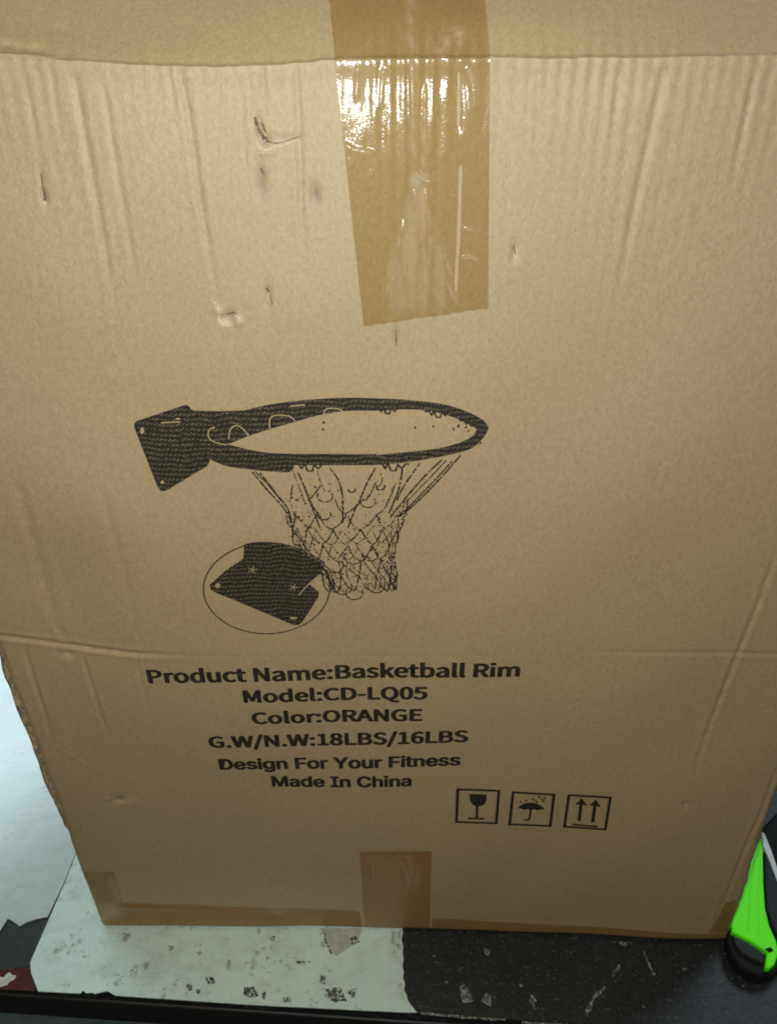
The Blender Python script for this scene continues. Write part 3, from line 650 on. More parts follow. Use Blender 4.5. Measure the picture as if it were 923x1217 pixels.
        '402,0 38,0 39,155 13,58 1,0 13,-58 38,-155 40,0 53,257 -31,0 -28,-140 -14,-83 -2,0 -18,83 -36,140 -30,0 -35,-140 -18,-83 -2,0 -15,83 -27,140 -33,0;'
        '650,-63 23,0 105,341 -23,0;'
        '819,0 30,0 0,135 -4,80 2,0 27,-53 94,-162 33,0 0,257 -31,0 0,-134 5,-81 -2,0 -28,53 -93,162 -33,0;'
        '1085,-5 12,4 8,8 3,13 -3,12 -8,9 -12,3 -12,-3 -8,-9 -3,-12 3,-13 8,-8;'
        '1197,0 39,0 38,155 13,58 1,0 13,-58 39,-155 39,0 53,257 -31,0 -28,-140 -14,-83 -2,0 -18,83 -36,140 -30,0 -35,-140 -18,-83 -2,0 -15,83 -27,140 -33,0;'
        '1490,137 11,3 9,8 3,13 -3,13 -9,8 -11,4 -12,-4 -8,-8 -3,-13 3,-13 8,-8;'
        '1490,-5 11,4 9,8 3,13 -3,12 -9,9 -11,3 -12,-3 -8,-9 -3,-12 3,-13 8,-8;'
        '1569,0 141,0 0,27 -51,0 0,230 -25,0 -53,-19 0,-20 46,0 0,-191 -58,0;'
        '1831,-5 42,9 28,24 10,34 -6,30 -16,22 -21,15 0,2 15,15 14,22 5,25 -9,35 -24,24 -37,9 -36,-9 -25,-22 -10,-35 5,-24 13,-20 17,-15 0,-1 -23,-17 -17,-23 -7,-31 11,-36 28,-24;'
        '1848,139 -28,13 -21,18 -9,25 6,22 14,15 21,5 24,-6 14,-17 6,-23 -3,-18 -9,-18;'
        '1831,19 -27,6 -20,17 -7,25 5,23 12,19 19,16 33,-15 25,-19 10,-28 -7,-23 -17,-15;'
        '1963,0 144,0 0,28 -112,0 0,229 -32,0;'
        '2153,0 81,0 51,8 34,25 13,42 -7,30 -19,21 -27,11 0,1 21,12 13,20 4,24 -11,36 -31,20 -46,7 -76,0;'
        '2185,148 0,83 39,0 34,-4 20,-13 7,-24 -6,-23 -20,-14 -36,-5;'
        '2185,26 0,97 45,0 38,-5 24,-16 8,-26 -9,-28 -24,-17 -37,-5;'
        '2454,-5 46,10 30,26 11,37 -7,32 -19,22 -27,15 -36,16 -20,9 -16,13 -7,21 6,19 17,13 25,5 22,-3 20,-8 16,-13 17,21 -20,16 -26,11 -29,4 -42,-9 -28,-24 -11,-35 8,-31 20,-21 24,-14 37,-16 22,-10 15,-14 6,-22 -6,-21 -19,-15 -29,-5 -26,4 -24,11 -21,17 -19,-23 25,-20 30,-13;'
        '2560,-63 23,0 105,341 -23,0;'
        '2724,0 141,0 0,27 -52,0 0,230 -24,0 -53,-19 0,-20 46,0 0,-191 -58,0;'
        '2993,-5 37,11 27,29 10,44 -9,45 -25,26 -38,9 -20,-3 -20,-11 -18,-16 10,62 24,34 33,10 15,-2 14,-7 11,-11 18,20 -16,14 -20,9 -24,3 -47,-13 -34,-45 -14,-80 12,-71 30,-42;'
        '2938,103 18,19 17,10 17,4 26,-7 15,-20 5,-30 -5,-31 -16,-20 -22,-7 -28,9 -18,28;'
        '3117,0 145,0 0,28 -112,0 0,229 -33,0;'
        '3307,0 82,0 51,8 34,25 12,42 -6,30 -19,21 -27,11 0,1 21,12 12,20 5,24 -12,36 -31,20 -46,7 -76,0;'
        '3340,148 0,83 39,0 34,-4 20,-13 7,-24 -6,-23 -21,-14 -35,-5;'
        '3340,26 0,97 44,0 39,-5 23,-16 8,-26 -8,-28 -24,-17 -38,-5;'
        '3609,-5 46,10 30,26 11,37 -7,32 -19,22 -27,15 -37,16 -20,9 -16,13 -6,21 6,19 16,13 26,5 22,-3 19,-8 17,-13 17,21 -21,16 -25,11 -29,4 -42,-9 -29,-24 -10,-35 8,-31 20,-21 24,-14 37,-16 22,-10 15,-14 6,-22 -7,-21 -18,-15 -29,-5 -26,4 -24,11 -21,17 -19,-23 25,-20 30,-13;'
    ),
    'Design For Your Fitness': (
        '219,0 -123,0 0,57 119,0 39,3 34,8 30,13 25,18 20,23 16,27 11,32 7,35 2,39 -2,39 -7,35 -11,32 -15,27 -20,22 -24,18 -29,13 -33,8 -37,3 -128,0 0,57 132,0 48,-4 42,-10 38,-17 32,-23 27,-29 21,-35 16,-40 9,-45 4,-51 -4,-50 -9,-46 -16,-40 -22,-36 -27,-29 -33,-23 -39,-17 -44,-11;'
        '125,509 0,-509 -65,0 0,509;'
        '714,-8 -35,3 -32,8 -28,13 -24,19 -21,23 -16,27 -12,31 -7,34 -3,37 3,37 7,34 12,32 16,27 19,23 24,19 27,14 30,9 33,2 61,-10 19,-8 18,-11 16,-14 15,-17 13,-19 10,-23 8,-26 5,-29 1,-33 0,-25 -296,0 0,52 263,0 -28,-19 -1,24 -4,22 -7,21 -9,17 -12,15 -14,13 -17,9 -19,5 -22,2 -21,-2 -20,-5 -17,-10 -15,-12 -13,-15 -10,-16 -7,-19 -4,-20 -2,-20 0,-33 2,-27 5,-24 8,-21 11,-18 13,-15 16,-12 19,-8 20,-5 23,-2 41,7 32,20 20,32 59,-14 -7,-19 -10,-17 -13,-16 -15,-13 -18,-12 -19,-10 -22,-7 -23,-4;'
        '1088,-8 -25,1 -23,4 -22,6 -19,9 -17,12 -14,14 -12,16 -9,19 -5,21 58,13 7,-20 10,-15 13,-12 17,-8 19,-5 21,-2 25,2 21,6 18,9 13,12 8,14 2,15 -1,12 -5,11 -8,10 -11,8 -14,6 -17,5 -63,15 -31,10 -26,12 -20,16 -14,19 -8,22 -3,25 2,21 6,19 10,18 14,15 16,13 20,10 22,8 24,5 26,1 25,-1 22,-4 20,-7 17,-9 15,-11 13,-13 25,-49 -56,-13 -6,14 -8,13 -11,12 -15,9 -18,6 -22,2 -22,-2 -19,-5 -16,-9 -12,-12 -8,-13 -2,-15 1,-13 6,-11 8,-10 48,-20 58,-14 31,-9 26,-13 19,-16 14,-18 9,-22 2,-24 -2,-22 -6,-20 -10,-18 -15,-16 -17,-13 -21,-12 -24,-8 -26,-5;'
        '1324,0 0,379 61,0 0,-379;'
        '1355,443 -11,1 -10,4 -9,7 -7,8 -4,9 -2,11 2,11 4,10 7,8 9,6 10,4 11,2 11,-2 10,-4 9,-6 7,-8 4,-10 1,-11 -1,-11 -4,-9 -7,-8 -9,-7 -10,-4;'
        '1645,-151 -27,2 -25,3 -21,6 -52,30 -32,41 51,28 20,-25 33,-22 53,-9 28,2 26,8 21,12 16,17 10,24 3,28 0,74 -5,0 -20,-27 -34,-25 -16,-6 -19,-4 -22,-1 -30,2 -27,7 -26,13 -22,16 -19,22 -16,25 -12,30 -7,34 -2,37 2,38 7,34 12,30 15,27 19,22 23,19 26,13 27,8 31,2 22,-1 19,-4 16,-6 35,-27 19,-27 6,0 0,60 59,0 0,-388 -2,-31 -8,-27 -12,-23 -17,-19 -19,-15 -24,-12 -26,-8 -28,-5;'
        '1643,59 22,2 19,5 17,9 15,12 12,16 10,18 7,21 4,24 1,27 -1,26 -4,23 -7,22 -10,19 -12,16 -14,13 -18,10 -19,6 -22,2 -23,-2 -20,-6 -17,-10 -15,-14 -12,-16 -10,-20 -7,-21 -4,-23 -1,-25 1,-26 5,-23 6,-21 10,-19 12,-16 15,-12 18,-10 19,-5;'
        '1976,227 0,-227 -61,0 0,379 59,0 1,-92 -10,0 13,32 17,25 20,18 23,12 25,8 27,2 25,-1 22,-6 21,-8 18,-13 15,-16 12,-19 10,-23 5,-27 2,-31 0,-240 -61,0 0,235 -3,28 -7,23 -13,18 -18,14 -21,8 -24,3 -18,-1 -16,-4 -15,-7 -14,-9 -11,-11 -10,-14 -7,-17 -4,-18;'
        '2520,0 0,509 309,0 0,-57 -244,0 0,-174 221,0 0,-57 -221,0 0,-221;'
        '3078,-8 -33,3 -31,8 -27,13 -24,19 -20,23 -17,27 -12,31 -7,34 -3,37 3,38 7,35 12,31 17,27 20,23 24,19 27,14 31,8 33,2 33,-2 30,-8 28,-14 24,-19 20,-23 17,-27 12,-31 7,-35 2,-38 -2,-37 -7,-34 -12,-31 -17,-27 -20,-23 -24,-19 -28,-13 -30,-8;'
        '3078,46 23,3 21,6 18,11 16,14 12,17 9,20 7,22 4,24 1,24 -1,25 -4,24 -7,22 -9,20 -12,18 -16,14 -18,11 -21,7 -23,2 -24,-2 -21,-7 -18,-11 -15,-14 -12,-18 -9,-20 -7,-22 -4,-24 -1,-25 1,-24 4,-24 7,-22 9,-20 12,-17 15,-14 18,-11 21,-6;'
        '3338,0 0,379 59,0 0,-58 4,0 9,18 12,15 16,13 18,10 21,6 21,2 17,-1 14,0 0,-62 -14,2 -23,2 -17,-2 -16,-3 -14,-6 -14,-9 -11,-10 -9,-12 -7,-15 -4,-15 -1,-17 0,-237;'
        '3936,0 0,208 -187,301 74,0 102,-165 30,-52 27,-62 -26,0 27,63 30,51 100,165 74,0 -187,-301 0,-208;'
        '4411,-8 -33,3 -30,8 -27,13 -24,19 -20,23 -17,27 -12,31 -7,34 -3,37 3,38 7,35 12,31 17,27 20,23 24,19 27,14 30,8 33,2 34,-2 30,-8 28,-14 24,-19 20,-23 17,-27 12,-31 7,-35 2,-38 -2,-37 -7,-34 -12,-31 -17,-27 -20,-23 -24,-19 -28,-13 -30,-8;'
        '4411,46 24,3 21,6 18,11 15,14 13,17 9,20 7,22 4,24 1,24 -1,25 -4,24 -7,22 -9,20 -13,18 -15,14 -18,11 -21,7 -24,2 -23,-2 -21,-7 -18,-11 -15,-14 -12,-18 -9,-20 -7,-22 -4,-24 -2,-25 2,-24 4,-24 7,-22 9,-20 12,-17 15,-14 18,-11 21,-6;'
        '4802,-5 -25,2 -22,5 -21,9 -18,12 -15,16 -13,20 -9,23 -5,27 -2,30 0,240 61,0 0,-235 3,-27 7,-23 13,-19 18,-14 21,-8 24,-3 18,1 16,4 15,7 14,9 11,12 10,14 7,16 4,19 1,21 0,226 61,0 0,-379 -59,0 0,92 10,0 -14,-32 -17,-25 -20,-18 -22,-12 -25,-8;'
        '5082,0 0,379 59,0 0,-58 4,0 9,18 12,15 16,13 18,10 20,6 22,2 17,-1 14,0 0,-62 -14,2 -23,2 -17,-2 -16,-3 -15,-6 -13,-9 -11,-10 -9,-12 -7,-15 -4,-15 -1,-17 0,-237;'
        '5536,0 0,509 309,0 0,-57 -244,0 0,-174 221,0 0,-57 -221,0 0,-221;'
        '5939,0 0,379 61,0 0,-379;'
        '5970,443 -11,1 -10,4 -9,7 -7,8 -4,9 -1,11 1,11 4,10 7,8 9,6 10,4 11,2 11,-2 10,-4 9,-6 7,-8 4,-10 2,-11 -2,-11 -4,-9 -7,-8 -9,-7 -10,-4;'
        '6257,379 0,-52 -198,0 0,52;'
        '6118,471 61,0 0,-373 1,-15 3,-13 6,-9 8,-6 12,-4 14,-1 15,1 17,3 11,-52 -21,-5 -24,-1 -30,3 -26,8 -20,14 -15,20 -9,23 -3,29;'
        '6394,227 0,-227 -61,0 0,379 59,0 0,-92 -9,0 13,32 17,25 19,18 23,12 25,8 28,2 24,-1 23,-6 20,-8 18,-13 15,-16 13,-19 9,-23 6,-27 1,-31 0,-240 -61,0 0,235 -2,28 -8,23 -13,18 -17,14 -21,8 -25,3 -17,-1 -17,-4 -15,-7 -13,-9 -12,-11 -9,-14 -7,-17 -5,-18;'
        '6902,-8 -35,3 -32,8 -28,13 -25,19 -20,23 -16,27 -12,31 -7,34 -3,37 2,37 8,34 11,32 16,27 20,23 24,19 27,14 30,9 33,2 61,-10 19,-8 18,-11 16,-14 15,-17 13,-19 10,-23 8,-26 5,-29 1,-33 0,-25 -296,0 0,52 263,0 -28,-19 -2,24 -4,22 -6,21 -10,17 -11,15 -14,13 -17,9 -19,5 -22,2 -22,-2 -19,-5 -18,-10 -15,-12 -12,-15 -10,-16 -7,-19 -5,-20 -1,-20 0,-33 2,-27 4,-24 8,-21 11,-18 14,-15 16,-12 18,-8 21,-5 22,-2 42,7 31,20 21,32 59,-14 -7,-19 -10,-17 -13,-16 -15,-13 -18,-12 -19,-10 -22,-7 -24,-4;'
        '7276,-8 -25,1 -24,4 -21,6 -19,9 -17,12 -14,14 -12,16 -9,19 -6,21 59,13 6,-20 11,-15 13,-12 16,-8 19,-5 22,-2 25,2 21,6 17,9 13,12 8,14 3,15 -2,12 -4,11 -8,10 -11,8 -14,6 -17,5 -63,15 -31,10 -26,12 -20,16 -14,19 -9,22 -2,25 2,21 6,19 10,18 14,15 16,13 20,10 22,8 24,5 26,1 25,-1 22,-4 20,-7 17,-9 15,-11 13,-13 25,-49 -56,-13 -6,14 -8,13 -12,12 -14,9 -18,6 -23,2 -21,-2 -19,-5 -16,-9 -13,-12 -7,-13 -3,-15 2,-13 5,-11 9,-10 48,-20 57,-14 32,-9 26,-13 19,-16 14,-18 8,-22 3,-24 -2,-22 -6,-20 -11,-18 -14,-16 -17,-13 -21,-12 -24,-8 -26,-5;'
        '7641,-8 -25,1 -24,4 -21,6 -19,9 -17,12 -14,14 -12,16 -9,19 -6,21 59,13 6,-20 11,-15 13,-12 16,-8 19,-5 22,-2 25,2 21,6 17,9 13,12 8,14 3,15 -2,12 -4,11 -8,10 -11,8 -14,6 -17,5 -63,15 -31,10 -26,12 -20,16 -14,19 -9,22 -2,25 2,21 6,19 10,18 14,15 16,13 20,10 22,8 24,5 26,1 25,-1 22,-4 20,-7 17,-9 15,-11 13,-13 25,-49 -56,-13 -6,14 -8,13 -12,12 -14,9 -18,6 -23,2 -21,-2 -19,-5 -16,-9 -13,-12 -7,-13 -3,-15 2,-13 5,-11 9,-10 48,-20 57,-14 32,-9 25,-13 20,-16 14,-18 8,-22 3,-24 -2,-22 -6,-20 -11,-18 -14,-16 -17,-13 -21,-12 -24,-8 -26,-5;'
    ),
    'Made In China': (
        '60,0 0,509 92,0 125,-322 10,-28 12,-36 12,-39 11,-35 -15,0 11,34 12,38 12,37 10,29 124,322 92,0 0,-509 -64,0 0,291 0,36 1,42 1,44 1,44 6,0 -15,-48 -16,-46 -15,-41 -11,-31 -114,-291 -56,0 -116,291 -11,30 -14,40 -16,47 -17,49 7,0 1,-41 1,-44 1,-44 0,-37 0,-291;'
        '788,-9 -23,2 -22,4 -20,8 -19,10 -15,14 -13,16 -10,18 -5,21 -2,24 1,20 4,18 7,15 10,13 11,10 14,9 47,18 53,9 56,7 31,8 6,5 4,6 1,9 0,2 -9,40 -27,25 -44,9 -47,-9 -31,-21 -18,-27 -59,17 10,22 13,18 15,15 17,12 18,10 19,7 61,9 45,-5 47,-19 14,-10 12,-14 10,-16 8,-19 5,-23 2,-27 0,-251 -60,0 0,52 -4,0 -21,-27 -37,-24;'
        '799,45 21,2 19,4 17,8 14,9 12,12 10,13 6,15 4,14 2,16 0,52 -16,-8 -28,-6 -32,-5 -24,-3 -41,-9 -31,-20 -7,-9 -4,-12 -1,-13 10,-33 28,-20;'
        '1213,-8 -31,2 -28,9 -25,13 -23,18 -19,23 -15,27 -11,32 -7,35 -2,38 2,38 7,34 11,32 16,27 19,22 22,19 26,13 28,8 30,2 22,-1 19,-4 16,-6 35,-27 19,-27 4,0 0,190 61,0 0,-509 -59,0 0,59 -6,0 -20,-28 -34,-27 -16,-7 -19,-4;'
        '1222,47 22,2 19,6 17,10 15,13 12,17 10,20 7,23 4,24 1,27 -1,27 -4,25 -7,22 -9,19 -12,17 -15,13 -17,10 -20,6 -22,2 -23,-2 -20,-6 -17,-11 -15,-13 -12,-17 -9,-20 -7,-22 -4,-24 -1,-26 1,-26 4,-24 7,-22 10,-20 12,-17 15,-14 17,-11 20,-6;'
        '1654,-8 -35,3 -32,8 -28,13 -25,19 -20,23 -17,27 -12,31 -7,34 -2,37 2,37 7,34 12,32 16,27 20,23 24,19 27,14 30,9 33,2 61,-10 19,-8 17,-11 17,-14 15,-17 12,-19 11,-23 8,-26 4,-29 2,-33 0,-25 -296,0 0,52 263,0 -29,-19 -1,24 -4,22 -6,21 -10,17 -11,15 -15,13 -16,9 -19,5 -22,2 -22,-2 -20,-5 -17,-10 -15,-12 -12,-15 -10,-16 -8,-19 -4,-20 -1,-20 0,-33 1,-27 5,-24 8,-21 11,-18 14,-15 16,-12 18,-8 21,-5 22,-2 41,7 32,20 20,32 60,-14 -7,-19 -10,-17 -13,-16 -15,-13 -18,-12 -20,-10 -21,-7 -24,-4;'
        '2065,0 0,57 87,0 0,395 -87,0 0,57 238,0 0,-57 -87,0 0,-395 87,0 0,-57;'
        '2448,227 0,-227 -62,0 0,379 60,0 0,-92 -10,0 14,32 16,25 20,18 23,12 25,8 27,2 25,-1 22,-6 21,-8 18,-13 15,-16 12,-19 10,-23 5,-27 2,-31 0,-240 -61,0 0,235 -3,28 -7,23 -13,18 -17,14 -21,8 -25,3 -18,-1 -16,-4 -15,-7 -14,-9 -11,-11 -10,-14 -7,-17 -4,-18;'
        '3199,-7 -43,4 -39,10 -35,18 -32,24 -27,30 -22,36 -16,42 -10,46 -3,51 3,51 10,47 16,41 22,36 27,30 32,25 35,17 39,11 43,4 73,-12 22,-8 20,-11 19,-14 18,-15 15,-18 13,-20 11,-21 8,-24 6,-25 -64,0 -19,47 -32,33 -42,21 -48,7 -30,-3 -28,-8 -26,-13 -23,-18 -20,-23 -16,-27 -12,-32 -7,-37 -2,-41 2,-41 7,-36 13,-32 16,-28 19,-23 23,-18 26,-13 28,-7 30,-3 48,7 42,21 32,33 19,46 64,0 -5,-25 -9,-23 -11,-21 -13,-20 -15,-18 -17,-15 -19,-14 -21,-11 -22,-8 -23,-7 -25,-4;'
        '3555,227 0,-227 -61,0 0,509 61,0 0,-222 -11,0 13,32 17,25 20,18 22,12 25,8 28,2 25,-1 22,-6 21,-8 18,-13 15,-16 12,-19 9,-23 6,-27 2,-31 0,-240 -62,0 0,235 -2,28 -8,23 -13,18 -17,14 -21,8 -25,3 -17,-1 -17,-4 -15,-7 -13,-9 -12,-11 -9,-14 -7,-17 -4,-18;'
        '3904,0 0,379 61,0 0,-379;'
        '3935,443 -11,1 -10,4 -9,7 -7,8 -4,9 -1,11 1,11 4,10 7,8 9,6 10,4 11,2 11,-2 10,-4 9,-6 7,-8 4,-10 2,-11 -2,-11 -4,-9 -7,-8 -9,-7 -10,-4;'
        '4132,227 0,-227 -61,0 0,379 59,0 0,-92 -9,0 13,32 16,25 20,18 23,12 25,8 27,2 25,-1 23,-6 20,-8 18,-13 15,-16 13,-19 9,-23 5,-27 2,-31 0,-240 -61,0 0,235 -2,28 -8,23 -13,18 -17,14 -21,8 -25,3 -18,-1 -16,-4 -15,-7 -14,-9 -11,-11 -10,-14 -7,-17 -4,-18;'
        '4588,-9 -24,2 -21,4 -21,8 -18,10 -16,14 -13,16 -9,18 -6,21 -2,24 2,20 4,18 7,15 9,13 12,10 13,9 48,18 53,9 55,7 32,8 6,5 3,6 1,9 0,2 -9,40 -26,25 -45,9 -46,-9 -32,-21 -17,-27 -59,17 10,22 12,18 15,15 17,12 18,10 20,7 61,9 45,-5 47,-19 13,-10 13,-14 10,-16 8,-19 5,-23 1,-27 0,-251 -60,0 0,52 -4,0 -20,-27 -37,-24;'
        '4598,45 22,2 19,4 17,8 14,9 12,12 9,13 7,15 4,14 1,16 0,52 -16,-8 -28,-6 -31,-5 -25,-3 -41,-9 -31,-20 -6,-9 -4,-12 -1,-13 10,-33 28,-20;'
    ),
}
# lettering: words, left x, left baseline y, right x, right baseline y, capital height (photo pixels), weight as a share of the capital height
def lettering(words, x0, y0, x1, y1, cap, bold):
    loops = []
    for l in ''.join(GLYPHS[words]).split(';'):
        if l.strip(): loops.append(np.cumsum([list(map(int, q_.split(','))) for q_ in l.split()], axis=0) * 1.0)
    capu = max(y for _, y in loops[0]); base = min(y for _, y in loops[0])
    cu = bpy.data.curves.new('t', 'CURVE'); cu.dimensions = '2D'; cu.fill_mode = 'BOTH'; cu.offset = 0
    for l in loops:
        sp = cu.splines.new('POLY'); sp.points.add(len(l) - 1); sp.use_cyclic_u = True
        for pt, (x, y) in zip(sp.points, l): pt.co = (x / capu, y / capu, 0, 1)
    ob = bpy.data.objects.new('t', cu); col.objects.link(ob)
    dg = bpy.context.evaluated_depsgraph_get(); dg.update()
    me = bpy.data.meshes.new_from_object(ob.evaluated_get(dg))
    bpy.data.objects.remove(ob); bpy.data.curves.remove(cu)
    p = Print(); p.bm.from_mesh(me); bpy.data.meshes.remove(me)
    bmesh.ops.remove_doubles(p.bm, verts=p.bm.verts, dist=1e-5)
    bmesh.ops.triangulate(p.bm, faces=p.bm.faces)
    co = np.array([v.co[:2] for v in p.bm.verts]); tri = [[v.index for v in f.verts] for f in p.bm.faces]
    p.bm.free()
    A_, B_ = np.array(wall(x0, y0)), np.array(wall(x1, y1)); top = np.array(wall(x0, y0 - cap))
    lo, hi = co[:, 0].min() - bold, co[:, 0].max() + bold; hb = bold * .6
    V, F = [], []
    for k in range(9):          # the ink spread round each stroke
        dx, dy = (0, 0) if k == 8 else (bold * math.cos(k * math.pi / 4 + .39), hb * math.sin(k * math.pi / 4 + .39))
        xs = (co[:, 0] + dx - lo) / (hi - lo); hs = (co[:, 1] + dy + hb) / (1 + 2 * hb)
        Q = A_ + xs[:, None] * (B_ - A_) + hs[:, None] * np.array([0.0, top[1] - A_[1]])
        F += [[i + len(V) for i in t] for t in tri]
        V += P(Q[:, 0], Q[:, 1], 0.00028 + k * 0.000012).tolist()
    F = [f if (V[f[1]][0] - V[f[0]][0]) * (V[f[2]][2] - V[f[0]][2]) - (V[f[2]][0] - V[f[0]][0]) * (V[f[1]][2] - V[f[0]][2]) > 0 else f[::-1] for f in F]
    return meshobj('printed_lettering', V, F, M_INK, front, True)
lettering('Product Name:Basketball Rim', 177, 811.5, 617, 803.0, 16.5, 0.070)
lettering('Model:CD-LQ05', 290, 834, 508, 831, 15, 0.070)
lettering('Color:ORANGE', 300, 859.5, 502, 856.5, 14.5, 0.070)
lettering('G.W/N.W:18LBS/16LBS', 249, 888.5, 556, 882, 14.5, 0.070)
lettering('Design For Your Fitness', 261, 915.5, 547, 909.5, 13.5, 0.075)
lettering('Made In China', 323, 935.5, 489, 933.3, 13, 0.075)
# handling marks
def Z(pts): return [(520 + x / 4.195, 920 + y / 4.195) for x, y in pts]
def mark(name, frame, polys, lines):
    p = Print(); W3 = 0.0040 * .5
    f = px(Z(frame)); p.ribbon(f, 0.0020, closed=True)
    for c in f: p.poly([(c[0] + .001 * a_, c[1] + .001 * b_) for a_, b_ in ((-1, -1), (1, -1), (1, 1), (-1, 1))])
    for q_ in polys: p.poly(px(Z(q_)))
    for q_, wd in lines: p.ribbon(px(Z(q_)), wd)
    p.done(name, M_INK, 0.0003)
mark('printed_fragile_mark', [(99, 73), (303, 75), (289, 232), (92, 230)],
     [[(157, 94), (242, 94), (241, 122), (234, 138), (222, 148), (202, 153), (180, 149), (166, 138), (159, 122)], [(188, 150), (202, 150), (199, 210), (187, 210)], [(150, 206), (231, 207), (229, 216), (150, 215)]], [])
mark('printed_keep_dry_mark', [(373, 80), (575, 87), (556, 241), (355, 236)],
     [[(396, 158), (404, 146), (420, 136), (440, 130), (464, 129), (490, 132), (510, 141), (524, 153), (528, 163), (510, 160), (494, 166), (478, 160), (461, 166), (444, 160), (428, 165), (412, 158)]],
     [([(462, 128), (459, 165), (455, 200), (450, 213), (440, 216), (430, 208)], .0014), ([(408, 122), (414, 129)], .0012), ([(433, 114), (440, 122)], .0012), ([(485, 118), (492, 128)], .0014), ([(498, 96), (507, 106)], .0013),
      ([(515, 110), (526, 124)], .0013), ([(524, 100), (532, 110)], .0012), ([(470, 110), (476, 117)], .0012)])
mark('printed_this_way_up_mark', [(649, 89), (853, 97), (826, 248), (626, 242)],
     [[(712, 102), (740, 138), (716, 134), (707, 213), (690, 211), (700, 133), (680, 133)], [(782, 107), (806, 143), (785, 139), (773, 217), (756, 216), (768, 138), (748, 137)], [(665, 226), (791, 232), (789, 240), (663, 234)]], [])

# gouges and lifted paper in the face
M_GOUGE_SHADE = plain('gouge_shade', (0.075, 0.056, 0.032), (0.22, 0.165, 0.10), 0.9, 1100)  # shade inside the slits put into a dark colour
M_FIBRE = plain('lifted_paper', (0.42, 0.33, 0.20), (0.66, 0.56, 0.40), 0.9, 700)
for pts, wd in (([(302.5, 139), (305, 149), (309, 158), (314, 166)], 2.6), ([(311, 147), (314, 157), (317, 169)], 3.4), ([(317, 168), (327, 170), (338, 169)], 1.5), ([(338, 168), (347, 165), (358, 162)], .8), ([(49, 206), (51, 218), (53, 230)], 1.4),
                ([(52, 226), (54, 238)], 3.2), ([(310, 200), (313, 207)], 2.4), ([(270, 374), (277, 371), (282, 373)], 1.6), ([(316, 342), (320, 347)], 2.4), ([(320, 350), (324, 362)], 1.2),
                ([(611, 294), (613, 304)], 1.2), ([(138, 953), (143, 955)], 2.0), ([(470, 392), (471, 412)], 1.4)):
    p = Print(); p.ribbon(px(resample(pts, 14)), MM * .8 * wd, jit=1.1); p.done('shaded_gouge', M_GOUGE_SHADE, 0.0003)
for pts, wd in (([(307, 141), (312, 153), (316, 162)], 1.8), ([(307, 172), (313, 178), (322, 176), (330, 173)], 2.2), ([(330, 175), (342, 171), (352, 167)], 1.3), ([(54, 240), (57, 243)], 2.6), ([(57, 230), (57.5, 240)], 1.0),
                ([(258, 362), (262, 371), (260, 379), (268, 386), (276, 386)], 2.4), ([(279, 374), (286, 378), (284, 384)], 2.0), ([(248, 355), (257, 360)], 1.6), ([(615, 296), (615, 308)], 1.4),
                ([(145, 956), (160, 960)], 1.2), ([(124, 951), (134, 952)], 1.0), ([(811, 950), (814, 953)], 2.0)):
    p = Print(); p.ribbon(px(resample(pts, 14)), MM * .8 * wd, jit=1.2); p.done('lifted_paper', M_FIBRE, 0.0004)

# ------------------------------------------------------------------ the table the carton stands on
m, nt, bs = mat('worn_black_top')
sc_ = noise(nt, 9, 5, 0.65); fine = noise(nt, 330, 4, 0.7); strk = noise(nt, 60, 4, 0.7, stretch=(1, 3.5, 1))
c = ramp(nt, sc_, [(0.35, (0.003, 0.0042, 0.005)), (0.7, (0.009, 0.012, 0.0145))])
dust = ramp(nt, math_(nt, 'MULTIPLY', fine, math_(nt, 'ADD', strk, 0.55)), [(0.60, (0, 0, 0)), (0.82, (1, 1, 1))])
c = mixc(nt, math_(nt, 'MULTIPLY', dust, 0.5), c, (0.16, 0.18, 0.18))
nt.links.new(c, bs.inputs['Base Color'])
nt.links.new(ramp(nt, fine, [(0.3, (0.42,) * 3), (0.7, (0.7,) * 3)]), bs.inputs['Roughness'])
bump(nt, bs, math_(nt, 'ADD', fine, noise(nt, 60, 4)), 0.0006)
M_BLACK = m
m, nt, bs = mat('table_edge_band'); bs.inputs['Base Color'].default_value = (0.006, 0.007, 0.006, 1); bs.inputs['Roughness'].default_value = 0.6
M_EDGE = m
def white_mat(name, base, dirt, seed, rough=0.38, spec=0.5):
    m, nt, bs = mat(name); bs.inputs['Specular IOR Level'].default_value = spec
    x, y, z = sep(nt)
    n1 = noise(nt, 45 + seed, 5, 0.7); n2 = noise(nt, 210 + seed, 5, 0.75); n3 = noise(nt, 12, 3, 0.5)
    spots = ramp(nt, math_(nt, 'ADD', math_(nt, 'MULTIPLY', n2, 0.6), math_(nt, 'MULTIPLY', n1, 0.5)), [(dirt, (0, 0, 0)), (dirt + 0.05, (1, 1, 1))])
    sm = noise(nt, 26, 6, 0.75, stretch=(1, 1.6, 1))
    c = mixc(nt, ramp(nt, n3, [(0.4, (0, 0, 0)), (0.65, (0.5,) * 3)]), base, tuple(v * 0.80 for v in base))
    c = mixc(nt, ramp(nt, sm, [(0.46, (0, 0, 0)), (0.72, (0.55,) * 3)]), c, (0.30, 0.33, 0.30))
    c = mixc(nt, math_(nt, 'MULTIPLY', spots, 0.7), c, (0.17, 0.18, 0.15))
    nt.links.new(c, bs.inputs['Base Color']); bs.inputs['Roughness'].default_value = rough
    bump(nt, bs, n2, 0.0001)
    return m
M_WHITE = white_mat('worn_white_laminate', (0.59, 0.735, 0.695), 0.615, 0)
M_WHITE2 = white_mat('glossy_white_laminate', (0.52, 0.60, 0.59), 0.655, 7, 0.20, 0.75)
M_WHITE2.node_tree.nodes['Principled BSDF'].inputs['IOR'].default_value = 1.95
